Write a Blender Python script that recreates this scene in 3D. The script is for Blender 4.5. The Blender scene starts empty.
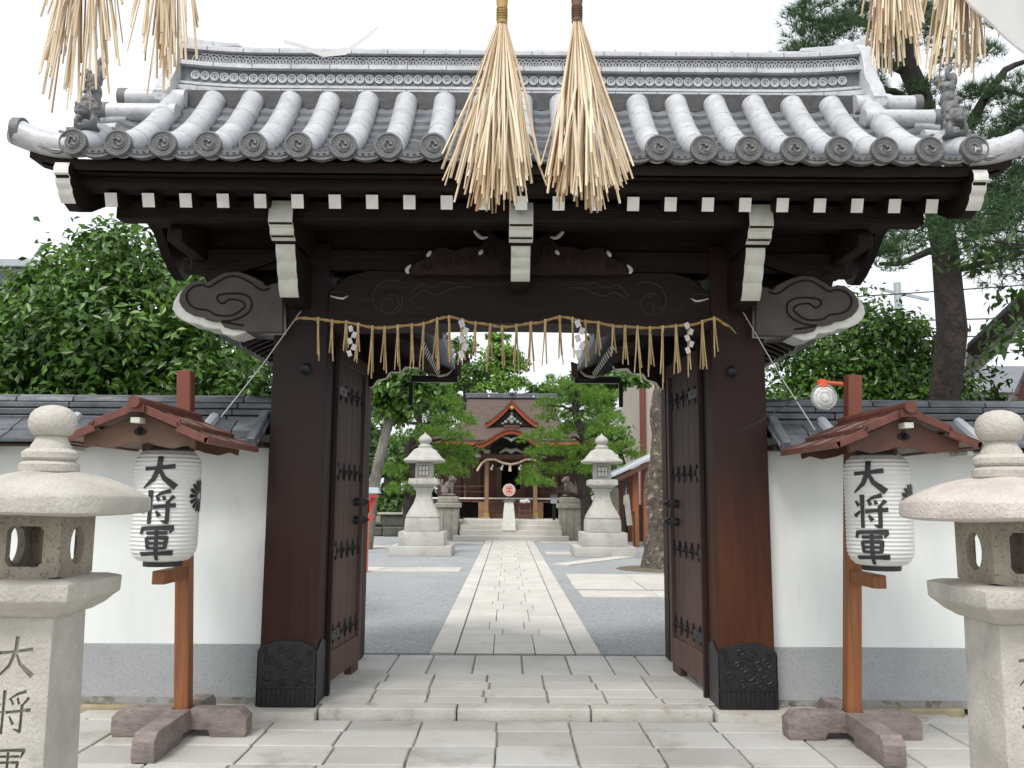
import bpy, bmesh, math, random
import numpy as np
from mathutils import Vector, Matrix, Euler
rnd = random.Random(7)
nrg = np.random.default_rng(11)
PI = math.pi
SC = bpy.context.scene
COL = SC.collection

# ------------------------------------------------------------------ camera
FPX = 850.0
PITCH = math.radians(7.64); YAW = math.radians(-0.27)
CAM = Vector((-0.08, 0.0, 1.5))
cd = bpy.data.cameras.new('camera'); cd.sensor_width = 36; cd.lens = 36 * FPX / 1024
cd.clip_start = 0.05; cd.clip_end = 3000
cam = bpy.data.objects.new('camera', cd); COL.objects.link(cam)
CM = Euler((PI / 2 + PITCH, 0, YAW)).to_matrix() @ Matrix.Rotation(math.radians(0.36), 3, 'Z')     # held a touch out of level
cam.location = CAM; cam.rotation_euler = CM.to_euler()
SC.camera = cam

def W(px, py, Y):
    """real position of something seen at px,py that stands Y metres away"""
    d = CM @ Vector(((px - 512) / FPX, -(py - 384) / FPX, -1))
    k = (Y - CAM.y) / d.y
    return CAM + d * k

# ------------------------------------------------------------------ light
w = bpy.data.worlds.new('World'); SC.world = w; w.use_nodes = True
nt = w.node_tree; nt.nodes.clear()
SUN_EL = math.radians(56); SUN_AZ = math.radians(205)     # from behind the camera, a little to its left
sky = nt.nodes.new('ShaderNodeTexSky'); sky.sky_type = 'NISHITA'; sky.sun_disc = False
sky.sun_elevation = SUN_EL; sky.sun_rotation = SUN_AZ
sky.air_density = 1.0; sky.dust_density = 4.0; sky.ozone_density = 1.0
hs = nt.nodes.new('ShaderNodeHueSaturation'); hs.inputs['Saturation'].default_value = 0.12
mx = nt.nodes.new('ShaderNodeMix'); mx.data_type = 'RGBA'
mx.inputs['Factor'].default_value = 0.6
mx.inputs['B'].default_value = (9.2, 9.6, 10.1, 1)          # even white cloud cover
bg = nt.nodes.new('ShaderNodeBackground'); bg.inputs['Strength'].default_value = 0.12
wo = nt.nodes.new('ShaderNodeOutputWorld')
nt.links.new(sky.outputs[0], hs.inputs['Color']); nt.links.new(hs.outputs[0], mx.inputs['A'])
nt.links.new(mx.outputs['Result'], bg.inputs[0]); nt.links.new(bg.outputs[0], wo.inputs[0])
sd = bpy.data.lights.new('sun', 'SUN'); sd.energy = 1.5; sd.angle = math.radians(16); sd.color = (1.0, 0.96, 0.9)
sun = bpy.data.objects.new('sun', sd); COL.objects.link(sun)
sun.rotation_euler = (Vector((math.sin(SUN_AZ) * math.cos(SUN_EL), math.cos(SUN_AZ) * math.cos(SUN_EL), math.sin(SUN_EL)))
                      ).to_track_quat('Z', 'Y').to_euler()
vs = SC.view_settings; vs.view_transform = 'Standard'; vs.look = 'None'; vs.exposure = 0.44; vs.gamma = 1
vs.use_curve_mapping = False
SC.cycles.max_bounces = 6; SC.cycles.diffuse_bounces = 4; SC.cycles.transparent_max_bounces = 6

# ------------------------------------------------------------------ materials
def mat(name, c1, c2=None, scale=6, rough=0.7, bump=0.0, bscale=None, metal=0, stretch=(1, 1, 1), island=0.0,
        c3=None, s3=40, t3=(0.55, 0.7), f3=1.0, detail=6, contrast=(0.35, 0.65), zgrad=None, spec=0.5, transl=0.0, bdist=0.02):
    m = bpy.data.materials.new(name); m.use_nodes = True
    n = m.node_tree.nodes; L = m.node_tree.links; n.clear()
    out = n.new('ShaderNodeOutputMaterial'); b = n.new('ShaderNodeBsdfPrincipled')
    b.inputs['Roughness'].default_value = rough; b.inputs['Metallic'].default_value = metal
    b.inputs['Specular IOR Level'].default_value = spec
    tc = n.new('ShaderNodeTexCoord'); mp = n.new('ShaderNodeMapping'); mp.inputs['Scale'].default_value = stretch
    L.new(tc.outputs['Object'], mp.inputs[0])
    cur = None
    def noise(s, d=detail):
        t = n.new('ShaderNodeTexNoise'); t.inputs['Scale'].default_value = s; t.inputs['Detail'].default_value = d
        t.inputs['Roughness'].default_value = 0.6; L.new(mp.outputs[0], t.inputs['Vector']); return t.outputs['Fac']
    def rng(x, lo, hi):
        r = n.new('ShaderNodeMapRange'); r.inputs['From Min'].default_value = lo; r.inputs['From Max'].default_value = hi
        L.new(x, r.inputs['Value']); return r.outputs[0]
    def mix(fac, a, bb, mode='MIX'):
        x = n.new('ShaderNodeMix'); x.data_type = 'RGBA'; x.blend_type = mode
        for k, v in (('Factor', fac), ('A', a), ('B', bb)):
            if hasattr(v, 'links'): L.new(v, x.inputs[k])
            elif isinstance(v, tuple): x.inputs[k].default_value = (*v[:3], 1)
            else: x.inputs[k].default_value = v
        return x.outputs['Result']
    cur = tuple(c1)
    if c2: cur = mix(rng(noise(scale), *contrast), tuple(c1), tuple(c2))
    if c3:
        cur = mix(rng(noise(s3, 3), *t3), cur, tuple(c3)) if f3 == 1 else cur
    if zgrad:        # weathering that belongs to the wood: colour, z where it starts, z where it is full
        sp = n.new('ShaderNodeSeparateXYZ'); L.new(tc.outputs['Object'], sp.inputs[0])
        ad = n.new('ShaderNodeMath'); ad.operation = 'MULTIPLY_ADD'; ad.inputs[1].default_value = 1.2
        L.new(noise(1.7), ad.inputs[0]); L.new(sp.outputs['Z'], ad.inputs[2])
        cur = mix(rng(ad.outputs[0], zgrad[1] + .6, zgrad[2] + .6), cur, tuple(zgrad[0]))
    if island:
        g = n.new('ShaderNodeNewGeometry'); r = n.new('ShaderNodeMapRange')
        r.inputs['To Min'].default_value = 1 - island; r.inputs['To Max'].default_value = 1 + island
        L.new(g.outputs['Random Per Island'], r.inputs['Value'])
        h = n.new('ShaderNodeHueSaturation'); L.new(r.outputs[0], h.inputs['Value'])
        if hasattr(cur, 'links'): L.new(cur, h.inputs['Color'])
        else: h.inputs['Color'].default_value = (*cur, 1)
        cur = h.outputs[0]
    if hasattr(cur, 'links'): L.new(cur, b.inputs['Base Color'])
    else: b.inputs['Base Color'].default_value = (*cur, 1)
    if bump:
        bp = n.new('ShaderNodeBump'); bp.inputs['Strength'].default_value = bump; bp.inputs['Distance'].default_value = bdist
        L.new(noise(bscale or scale * 4), bp.inputs['Height']); L.new(bp.outputs[0], b.inputs['Normal'])
    if transl:
        tr = n.new('ShaderNodeBsdfTranslucent'); ms = n.new('ShaderNodeMixShader'); ms.inputs[0].default_value = transl
        if hasattr(cur, 'links'): L.new(cur, tr.inputs[0])
        else: tr.inputs[0].default_value = (*cur, 1)
        L.new(b.outputs[0], ms.inputs[1]); L.new(tr.outputs[0], ms.inputs[2]); L.new(ms.outputs[0], out.inputs[0])
    else: L.new(b.outputs[0], out.inputs[0])
    return m

M = {}
M['wood'] = mat('dark_wood', (.016, .008, .0065), (.027, .013, .0095), 5, .6, .35, 12, spec=.25, stretch=(6, 6, .6))
M['woodh'] = mat('dark_wood_horizontal', (.014, .0095, .0075), (.025, .0155, .0115), 5, .65, .35, 12, spec=.2, stretch=(.6, 6, 6))
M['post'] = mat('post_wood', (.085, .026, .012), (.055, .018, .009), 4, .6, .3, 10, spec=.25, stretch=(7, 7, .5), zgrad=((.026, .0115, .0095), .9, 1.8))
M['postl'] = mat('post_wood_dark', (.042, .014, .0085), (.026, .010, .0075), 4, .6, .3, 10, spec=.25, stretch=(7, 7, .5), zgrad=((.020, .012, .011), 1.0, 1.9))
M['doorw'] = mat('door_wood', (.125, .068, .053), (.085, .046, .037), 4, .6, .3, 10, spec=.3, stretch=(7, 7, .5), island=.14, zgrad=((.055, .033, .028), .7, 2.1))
M['iron'] = mat('black_iron', (.012, .012, .014), (.022, .022, .026), 14, .42, .3, 50, metal=.3)
M['white'] = mat('white_wood_paint', (.80, .80, .76), (.66, .66, .62), 8, .6, .1)
M['cream'] = mat('aged_cream_paint', (.66, .67, .60), (.52, .53, .47), 9, .6, .1)
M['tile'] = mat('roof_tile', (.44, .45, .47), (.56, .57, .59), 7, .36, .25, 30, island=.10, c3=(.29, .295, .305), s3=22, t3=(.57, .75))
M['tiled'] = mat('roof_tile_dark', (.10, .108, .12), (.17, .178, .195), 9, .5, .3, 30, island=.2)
M['tilee'] = mat('tile_end_relief', (.105, .108, .11), (.17, .174, .176), 16, .5, .3, 60)
M['tileg'] = mat('tile_end_recess', (.040, .041, .042), (.07, .071, .072), 16, .6, .3, 60)
M['walltile'] = mat('wall_tile', (.055, .062, .070), (.115, .125, .14), 5, .38, .3, 20, island=.3)
M['plaster'] = mat('white_plaster', (.79, .81, .79), (.69, .72, .70), 1.6, .8, .08, 40, stretch=(1.6, 1.6, .35), c3=(.60, .62, .60), s3=5, t3=(.62, .82), bdist=.01)
M['render'] = mat('grey_render', (.38, .39, .395), (.44, .45, .455), 3, .9, .6, 160, c3=(.25, .27, .285), s3=140, t3=(.5, .7), zgrad=None)
M['render2'] = mat('stained_render', (.26, .25, .21), (.33, .335, .33), 6, .9, .6, 90, c3=(.16, .15, .11), s3=8, t3=(.55, .65))
M['granite'] = mat('granite', (.56, .53, .475), (.38, .355, .31), 4, .85, .5, 60, c3=(.38, .36, .325), s3=120, t3=(.54, .68))
M['granitep'] = mat('pink_granite', (.62, .56, .51), (.50, .44, .40), 6, .85, .6, 60, c3=(.42, .37, .345), s3=120, t3=(.56, .66))
M['graniteb'] = mat('granite_brown', (.40, .355, .285), (.27, .24, .19), 5, .85, .6, 60, c3=(.15, .13, .11), s3=90, t3=(.56, .66))
M['carve'] = mat('carved_recess', (.30, .28, .24), (.22, .205, .175), 12, .9, .4, 60)
M['stone'] = mat('white_stone', (.50, .485, .445), (.38, .37, .335), 2.6, .85, .4, 40, c3=(.24, .235, .20), s3=7, t3=(.58, .78))
M['stonew'] = mat('weathered_stone', (.40, .38, .32), (.28, .27, .22), 4, .85, .5, 40, island=.1)
M['slab'] = mat('paving_slab', (.51, .505, .485), (.43, .415, .375), 1.1, .75, .45, 60, island=.16, c3=(.29, .275, .235), s3=2.6, t3=(.55, .80))
M['slabg'] = mat('grey_slab', (.53, .52, .495), (.43, .42, .385), 1.6, .75, .4, 60, island=.14, c3=(.32, .305, .27), s3=3.5, t3=(.62, .8))
M['slabw'] = mat('path_slab', (.575, .545, .50), (.49, .465, .42), 2.2, .75, .2, 60, island=.07, c3=(.42, .40, .36), s3=9, t3=(.6, .8))
M['joint'] = mat('joint_mortar', (.14, .13, .105), (.24, .22, .18), 5, .95, .4, c3=(.07, .095, .03), s3=3, t3=(.55, .62))
M['kerb'] = mat('kerb_stone', (.53, .51, .47), (.42, .40, .36), 3, .8, .4, 50, c3=(.30, .26, .20), s3=6, t3=(.58, .75))
M['mossy'] = mat('ochre_stone', (.36, .31, .20), (.25, .21, .13), 6, .9, .5)
M['gravel'] = mat('gravel', (.42, .435, .445), (.49, .505, .515), .8, .95, .9, 55, c3=(.24, .25, .255), s3=34, t3=(.46, .70), bdist=.05)
M['gravel'].node_tree.nodes['Principled BSDF'].inputs['Roughness'].default_value = 1
M['straw'] = mat('straw', (.76, .65, .48), (.52, .37, .21), 7, .45, .1, stretch=(1, 1, .3), island=.34, c3=(.34, .19, .08), s3=5, t3=(.60, .72))
M['strawn'] = mat('brown_cord', (.16, .09, .05), (.10, .06, .04), 20, .7, .2)
M['strawt'] = mat('brown_straw', (.56, .42, .22), (.40, .27, .12), 12, .6, .1, island=.3)
M['strawd'] = mat('straw_cord', (.42, .28, .10), (.30, .19, .07), 20, .7, .2, island=.2)
M['paper'] = mat('white_paper', (.88, .88, .88), None, rough=.7, transl=.5)
M['lantp'] = mat('lantern_paper', (.80, .80, .77), (.74, .74, .71), 5, .35, .05, transl=.12)
M['ink'] = mat('black_ink', (.016, .016, .018), (.03, .03, .032), 30, .5)
M['redw'] = mat('red_brown_wood', (.16, .050, .032), (.105, .034, .024), 4, .5, .2, 16, stretch=(5, 5, .6), island=.1)
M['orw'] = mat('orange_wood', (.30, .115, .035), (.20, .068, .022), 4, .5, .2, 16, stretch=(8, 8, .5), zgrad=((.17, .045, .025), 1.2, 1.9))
M['greyw'] = mat('weathered_grey_wood', (.27, .22, .20), (.17, .14, .13), 5, .7, .4, 14, stretch=(2, 2, 5), c3=(.07, .06, .06), s3=9, t3=(.58, .8))
M['shingle'] = mat('grey_shingle', (.23, .20, .17), (.16, .13, .11), 8, .7, .3)
M['carvw'] = mat('brown_carved_wood', (.14, .075, .042), (.09, .045, .028), 6, .6, .2)
M['carvw2'] = mat('weathered_carved_wood', (.085, .07, .06), (.055, .045, .04), 6, .65, .3, 20)
M['carvm'] = mat('faint_carving', (.030, .022, .018), None, rough=.6)
M['groove'] = mat('carved_groove', (.008, .007, .007), None, rough=.9)
M['leaf'] = mat('broad_leaf', (.048, .12, .016), (.105, .21, .028), 1.5, .32, 0, island=.62, transl=.3)
M['leafd'] = mat('dark_leaf', (.045, .105, .02), (.075, .155, .028), 1.5, .45, 0, island=.5, transl=.25)
M['needle'] = mat('pine_needle', (.12, .24, .03), (.18, .33, .04), 1.2, .5, 0, island=.4, transl=.3)
M['needled'] = mat('dark_pine_needle', (.035, .085, .03), (.06, .125, .038), 1.2, .55, 0, island=.4, transl=.25)
M['bark'] = mat('pine_bark', (.022, .017, .015), (.058, .043, .036), 6, .9, 1, 16, stretch=(1, 1, .5), bdist=.08)
M['barkp'] = mat('plane_bark', (.15, .118, .092), (.055, .044, .036), 7, .9, .9, 12, c3=(.30, .26, .20), s3=9, t3=(.58, .64), bdist=.08)
M['barkg'] = mat('pale_bark', (.23, .215, .18), (.11, .10, .085), 5, .9, .6, 14, stretch=(1, 1, .5))
M['hwood'] = mat('hall_wood', (.11, .045, .028), (.075, .032, .022), 4, .6)
M['hpost'] = mat('hall_post_wood', (.30, .17, .085), (.22, .12, .06), 4, .6)
M['vermil'] = mat('vermilion_edge', (.42, .085, .025), (.33, .07, .025), 5, .5)
M['orange'] = mat('vermilion_paint', (.68, .10, .035), None, rough=.45)
M['barkroof'] = mat('cypress_bark_roof', (.135, .095, .078), (.085, .06, .052), 3, .95, .7, 30, stretch=(1, 3, 8))
M['dark'] = mat('dark_interior', (.012, .010, .010), None, rough=.9)
M['gold'] = mat('gilt_fitting', (.55, .40, .12), (.38, .28, .1), 20, .35, metal=.6)
M['cgreen'] = mat('painted_carving', (.22, .28, .24), (.42, .40, .34), 12, .7)
M['lion'] = mat('lion_stone', (.12, .10, .088), (.22, .19, .165), 9, .9, .6, 40)
M['concrete'] = mat('pale_building', (.62, .62, .60), (.56, .56, .54), 1, .8)
M['beige'] = mat('beige_wall', (.42, .38, .31), (.38, .34, .28), 1, .85)
M['glassd'] = mat('window_glass', (.10, .12, .14), None, rough=.1)
M['pipe'] = mat('brown_pipe', (.16, .04, .03), None, rough=.5)
M['metalg'] = mat('grey_metal', (.42, .46, .48), (.36, .40, .42), 3, .5, metal=.2)
M['metalr'] = mat('pale_sheet_roof', (.50, .53, .57), (.42, .45, .49), 2, .45)
M['wire'] = mat('pale_wire', (.45, .44, .42), None, rough=.5)
M['wired'] = mat('dark_wire', (.03, .03, .035), None, rough=.6)
M['chrome'] = mat('reflector', (.75, .74, .70), (.5, .5, .48), 30, .22, .3, 40, metal=.8)
M['lampg'] = mat('lamp_glass', (.70, .70, .68), (.45, .45, .43), 30, .15)
M['pink'] = mat('pink_disc', (.75, .45, .40), None, rough=.5)
M['redp'] = mat('red_paint', (.60, .05, .03), None, rough=.5)
M['dstone'] = mat('dark_mossy_stone', (.11, .105, .085), (.06, .065, .045), 5, .9, .6)
M['soil'] = mat('soil', (.10, .085, .06), (.15, .13, .09), 3, .95, .5)
M['grate'] = mat('green_grate', (.16, .22, .20), (.24, .29, .27), 20, .6)

# ------------------------------------------------------------------ mesh helper
def wloc(o):
    v = Vector((0, 0, 0))
    while o is not None:
        v += o.location; o = o.parent
    return v

class MB:
    def __init__(s): s.v = []; s.f = []; s.m = []
    def add(s, vs_, fs, mi=0):
        k = len(s.v); s.v += [tuple(x) for x in vs_]
        s.f += [tuple(i + k for i in f) for f in fs]; s.m += [mi] * len(fs); return s
    def box(s, c, d, rx=0, ry=0, rz=0, mi=0, taper=1.0):
        R = Euler((rx, ry, rz)).to_matrix(); c = Vector(c); vv = []
        for z in (-.5, .5):
            t = taper if z > 0 else 1
            for x, y in ((-.5, -.5), (.5, -.5), (.5, .5), (-.5, .5)):
                vv.append(c + R @ Vector((x * d[0] * t, y * d[1] * t, z * d[2])))
        return s.add(vv, [(0, 3, 2, 1), (4, 5, 6, 7), (0, 1, 5, 4), (1, 2, 6, 5), (2, 3, 7, 6), (3, 0, 4, 7)], mi)
    def b2(s, x0, x1, y0, y1, z0, z1, mi=0):
        return s.box(((x0 + x1) / 2, (y0 + y1) / 2, (z0 + z1) / 2), (abs(x1 - x0), abs(y1 - y0), abs(z1 - z0)), mi=mi)
    def bar(s, p0, p1, wd, ht, mi=0, up=(0, 0, 1)):
        p0 = Vector(p0); p1 = Vector(p1); d = (p1 - p0).normalized(); u = Vector(up)
        r = d.cross(u)
        if r.length < 1e-3: r = d.cross(Vector((0, 1, 0)))
        r.normalize(); u = r.cross(d); vv = []
        for p in (p0, p1):
            for a, b in ((-.5, -.5), (.5, -.5), (.5, .5), (-.5, .5)): vv.append(p + r * a * wd + u * b * ht)
        return s.add(vv, [(0, 3, 2, 1), (4, 5, 6, 7), (0, 1, 5, 4), (1, 2, 6, 5), (2, 3, 7, 6), (3, 0, 4, 7)], mi)
    def tube(s, pts, r, n=8, mi=0, caps=True, flat=1.0):
        pts = [Vector(p) for p in pts]; N = len(pts)
        rs = r if isinstance(r, (list, tuple)) else [r] * N
        vv = []; ref = None
        for i, p in enumerate(pts):
            t = (pts[min(i + 1, N - 1)] - pts[max(i - 1, 0)]).normalized()
            if ref is None: ref = t.cross(Vector((0, 0, 1))) if abs(t.z) < .9 else t.cross(Vector((0, 1, 0)))
            ref = (ref - t * ref.dot(t)).normalized(); bb = t.cross(ref)
            for k in range(n):
                a = 2 * PI * k / n; vv.append(p + (ref * math.cos(a) + bb * math.sin(a) * flat) * rs[i])
        fs = [(i * n + k, i * n + (k + 1) % n, (i + 1) * n + (k + 1) % n, (i + 1) * n + k) for i in range(N - 1) for k in range(n)]
        if caps: fs += [tuple(range(n - 1, -1, -1)), tuple((N - 1) * n + k for k in range(n))]
        return s.add(vv, fs, mi)
    def lathe(s, prof, c=(0, 0, 0), n=32, mi=0, a0=0, axis='z'):
        c = Vector(c); vv = []
        for r, z in prof:
            for k in range(n):
                a = a0 + 2 * PI * k / n
                p = Vector((r * math.cos(a), r * math.sin(a), z))
                if axis == 'y': p = Vector((p.x, -p.z, p.y))      # profile runs towards -Y
                if axis == 'x': p = Vector((p.z, p.x, p.y))
                vv.append(c + p)
        N = len(prof)
        fs = [(i * n + k, i * n + (k + 1) % n, (i + 1) * n + (k + 1) % n, (i + 1) * n + k) for i in range(N - 1) for k in range(n)]
        fs += [tuple(range(n - 1, -1, -1)), tuple((N - 1) * n + k for k in range(n))]
        return s.add(vv, fs, mi)
    def prism(s, poly, plane, d0, d1, mi=0, side=None):
        """poly in plane 'xz' / 'yz' / 'xy', extruded from d0 to d1"""
        def P(a, b, d): return {'xz': (a, d, b), 'yz': (d, a, b), 'xy': (a, b, d)}[plane]
        n = len(poly)
        s.add([P(a, b, d0) for a, b in poly] + [P(a, b, d1) for a, b in poly],
              [tuple(range(n)), tuple(range(2 * n - 1, n - 1, -1))], mi)
        k = len(s.v) - 2 * n
        for i in range(n):
            j = (i + 1) % n
            m_ = side(poly[i], poly[j]) if side else mi
            s.f.append((k + i, k + n + i, k + n + j, k + j)); s.m.append(m_)
        return s
    def grid(s, rows, mi=0):
        n = len(rows[0]); vv = [p for r in rows for p in r]
        return s.add(vv, [(i * n + j, i * n + j + 1, (i + 1) * n + j + 1, (i + 1) * n + j) for i in range(len(rows) - 1) for j in range(n - 1)], mi)
    def build(s, name, mats, parent=None, bevel=0, smooth=35, seg=1, solid=0):
        off = wloc(parent) if parent else Vector((0, 0, 0))
        me = bpy.data.meshes.new(name)
        me.from_pydata([(x - off.x, y - off.y, z - off.z) for x, y, z in s.v], [], s.f)
        if not isinstance(mats, (list, tuple)): mats = [mats]
        for m_ in mats: me.materials.append(M[m_])
        me.polygons.foreach_set('material_index', s.m)
        bm = bmesh.new(); bm.from_mesh(me)
        bmesh.ops.recalc_face_normals(bm, faces=bm.faces)
        if bevel:
            es = [e for e in bm.edges if len(e.link_faces) == 2 and e.calc_face_angle(0) > math.radians(35)]
            bmesh.ops.bevel(bm, geom=es, offset=bevel, segments=seg, affect='EDGES', profile=.6, clamp_overlap=True)
        bm.to_mesh(me); bm.free()
        if smooth:
            me.polygons.foreach_set('use_smooth', [True] * len(me.polygons))
            me.set_sharp_from_angle(angle=math.radians(smooth))
        o = bpy.data.objects.new(name, me); COL.objects.link(o); o.parent = parent
        return o

def tag(o, label=None, cat=None, group=None, kind=None):
    for k, v in (('label', label), ('category', cat), ('group', group), ('kind', kind)):
        if v: o[k] = v
    return o
def thing(name, label, cat, loc=(0, 0, 0), group=None):
    o = bpy.data.objects.new(name, None); COL.objects.link(o); o.location = loc; o.empty_display_size = .2
    return tag(o, label, cat, group)
def copy_tree(o, parent=None):
    c = o.copy(); COL.objects.link(c); c.parent = parent
    for ch in list(o.children): copy_tree(ch, c)
    return c
def raw(name, v, f, m, parent=None, smooth=False):
    me = bpy.data.meshes.new(name); v = np.asarray(v, dtype=np.float32)
    if parent: v = v - np.array(wloc(parent), dtype=np.float32)
    f = np.asarray(f, dtype=np.int32); n, k = f.shape
    me.vertices.add(len(v)); me.vertices.foreach_set('co', v.ravel())
    me.loops.add(n * k); me.loops.foreach_set('vertex_index', f.ravel())
    me.polygons.add(n); me.polygons.foreach_set('loop_start', np.arange(0, n * k, k, dtype=np.int32))
    me.update(calc_edges=True); me.materials.append(M[m])
    o = bpy.data.objects.new(name, me); COL.objects.link(o); o.parent = parent
    return o
def blob(name, balls, m, parent, voxel):
    """one continuous carved body: many overlapping rounded lumps fused by a voxel remesh"""
    bm = bmesh.new(); off = wloc(parent)
    for c, r in balls:
        sc = Vector(r) if isinstance(r, (tuple, list)) else Vector((r, r, r))
        bmesh.ops.create_icosphere(bm, subdivisions=2, radius=1, matrix=Matrix.Translation(Vector(c) - off) @ Matrix.Diagonal((*sc, 1)))
    me = bpy.data.meshes.new(name); bm.to_mesh(me); bm.free()
    t = bpy.data.objects.new('tmp', me); COL.objects.link(t)
    md = t.modifiers.new('r', 'REMESH'); md.mode = 'VOXEL'; md.voxel_size = voxel
    bpy.context.view_layer.update()
    me2 = bpy.data.meshes.new_from_object(t.evaluated_get(bpy.context.evaluated_depsgraph_get()))
    bpy.data.objects.remove(t); me2.name = name
    me2.materials.clear(); me2.materials.append(M[m]); me2.polygons.foreach_set('use_smooth', [True] * len(me2.polygons))
    o = bpy.data.objects.new(name, me2); COL.objects.link(o); o.parent = parent
    return o

# ------------------------------------------------------------------ brush strokes (dai sho gun) in a unit box
DAI = [([(.06, .60), (.4, .63), (.92, .69)], [.10, .08, .11]),
       ([(.50, .98), (.48, .66), (.33, .30), (.04, .03)], [.13, .12, .11, .04]),
       ([(.49, .62), (.62, .34), (.96, .06)], [.07, .11, .16])]
SHO = [([(.06, .80), (.17, .66)], [.05, .10]), ([(.02, .34), (.21, .50)], [.10, .05]),
       ([(.28, .99), (.28, .5), (.27, .0)], [.12, .09, .09]),
       ([(.84, .98), (.62, .92), (.42, .80)], [.10, .08, .04]),
       ([(.46, .80), (.53, .68)], [.06, .09]), ([(.64, .82), (.68, .70)], [.06, .09]), ([(.93, .82), (.76, .64)], [.10, .05]),
       ([(.36, .49), (.66, .52), (.99, .55)], [.09, .08, .11]),
       ([(.77, .66), (.77, .3), (.76, .04), (.60, .10)], [.10, .09, .10, .03]), ([(.46, .38), (.56, .22)], [.05, .11])]
GUN = [([(.12, .92), (.05, .72)], [.10, .08]), ([(.12, .88), (.5, .90), (.93, .90), (.85, .74)], [.09, .08, .12, .04]),
       ([(.22, .75), (.80, .76)], [.07, .08]), ([(.24, .62), (.28, .30)], [.09, .08]),
       ([(.24, .61), (.5, .62), (.78, .62), (.74, .30)], [.08, .07, .10, .08]), ([(.28, .46), (.74, .46)], [.06, .06]),
       ([(.28, .32), (.74, .32)], [.06, .06]), ([(.03, .15), (.5, .17), (.98, .18)], [.10, .08, .12]),
       ([(.51, .84), (.51, .4), (.51, -.04)], [.08, .09, .09])]
def strokes(mb, glyph, fmap, mi=0, lift=.0003):
    for si, (pts, ws) in enumerate(glyph):
        P = [];
        for i in range(len(pts) - 1):
            for k in range(5):
                t = k / 5; P.append((pts[i][0] * (1 - t) + pts[i + 1][0] * t, pts[i][1] * (1 - t) + pts[i + 1][1] * t, ws[i] * (1 - t) + ws[i + 1] * t))
        P.append((*pts[-1], ws[-1])); A = []; B = []
        for i, (x, y, wd) in enumerate(P):
            wd *= 1.28
            x0, y0, _ = P[max(i - 1, 0)]; x1, y1, _ = P[min(i + 1, len(P) - 1)]
            l = math.hypot(x1 - x0, y1 - y0) or 1; nx, ny = -(y1 - y0) / l, (x1 - x0) / l
            A.append(fmap(x + nx * wd / 2, y + ny * wd / 2, si * lift)); B.append(fmap(x - nx * wd / 2, y - ny * wd / 2, si * lift))
        mb.grid([A, B], mi)
def stroke_solids(glyph, fmap, depth0, depth1):
    mb = MB()
    for pts, ws in glyph:
        for i in range(len(pts) - 1):
            (x0, y0), (x1, y1) = pts[i], pts[i + 1]; l = math.hypot(x1 - x0, y1 - y0); nx, ny = -(y1 - y0) / l, (x1 - x0) / l
            a, b = ws[i] * .42, ws[i + 1] * .42; ex, ey = (x1 - x0) / l * .02, (y1 - y0) / l * .02
            q = [(x0 + nx * a - ex, y0 + ny * a - ey), (x1 + nx * b + ex, y1 + ny * b + ey), (x1 - nx * b + ex, y1 - ny * b + ey), (x0 - nx * a - ex, y0 - ny * a - ey)]
            vv = [fmap(u, v, depth0) for u, v in q] + [fmap(u, v, depth1) for u, v in q]
            mb.add(vv, [(0, 1, 2, 3), (7, 6, 5, 4), (0, 4, 5, 1), (1, 5, 6, 2), (2, 6, 7, 3), (3, 7, 4, 0)])
    return mb

def smooth_curve(pts, k=5):
    P = [Vector(p) for p in pts]; out = []
    for i in range(len(P) - 1):
        p0, p1, p2, p3 = P[max(i - 1, 0)], P[i], P[i + 1], P[min(i + 2, len(P) - 1)]
        for j in range(k):
            t = j / k; out.append(.5 * ((2 * p1) + (p2 - p0) * t + (2 * p0 - 5 * p1 + 4 * p2 - p3) * t * t + (3 * p1 - p0 - 3 * p2 + p3) * t ** 3))
    return out + [P[-1]]

# ================================================================== GROUND
def S(name, mb, m, **k): return tag(mb.build(name, m, **k), kind='structure')
PL = .07      # gate platform height
MB_ = MB().add([(-600, -40, -.03), (600, -40, -.03), (600, 1500, -.03), (-600, 1500, -.03)], [(0, 1, 2, 3)])
S('ground', MB_, 'soil', smooth=0)
g = MB(); g.add([(-14, 8.2, .04), (14, 8.2, .04), (14, 46, .04), (-14, 46, .04)], [(0, 1, 2, 3)])
S('gravel_courtyard', g, 'gravel', smooth=0)
def slabs(name, rows, m, zt, th=.05, gap=.010, jz=-.012, under=None, bevel=.006, jit=.002):
    """rows: list of (y0, y1, [x edges])"""
    mb = MB()
    for y0, y1, xs in rows:
        for a, b in zip(xs[:-1], xs[1:]):
            z = zt + rnd.uniform(-jit, jit); e = gap / 2
            q = [rnd.uniform(-.5, .5) * gap * .8 for _ in range(4)]
            mb.box(((a + b) / 2 + q[0] * .3, (y0 + y1) / 2 + q[1] * .3, z - th / 2), (b - a - gap - abs(q[2]), y1 - y0 - gap - abs(q[3]), th), rx=rnd.uniform(-1, 1) * .0015, rz=q[0] * .12)
    o = S(name, mb, m, bevel=bevel, smooth=0)
    ys = [r[0] for r in rows] + [r[1] for r in rows]; xs = [x for r in rows for x in (r[2][0], r[2][-1])]
    u = MB(); u.add([(min(xs), min(ys), zt + jz), (max(xs), min(ys), zt + jz), (max(xs), max(ys), zt + jz), (min(xs), max(ys), zt + jz)], [(0, 1, 2, 3)])
    S(name + '_bed', u, 'joint', smooth=0)
    return o
def edges(x0, x1, w_, j=.06, ph=0):
    xs = [x0]; x = x0 + w_ * (ph or 1)
    while x < x1 - w_ * .4: xs.append(x + rnd.uniform(-j, j) * w_); x += w_
    xs.append(x1); return xs
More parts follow.
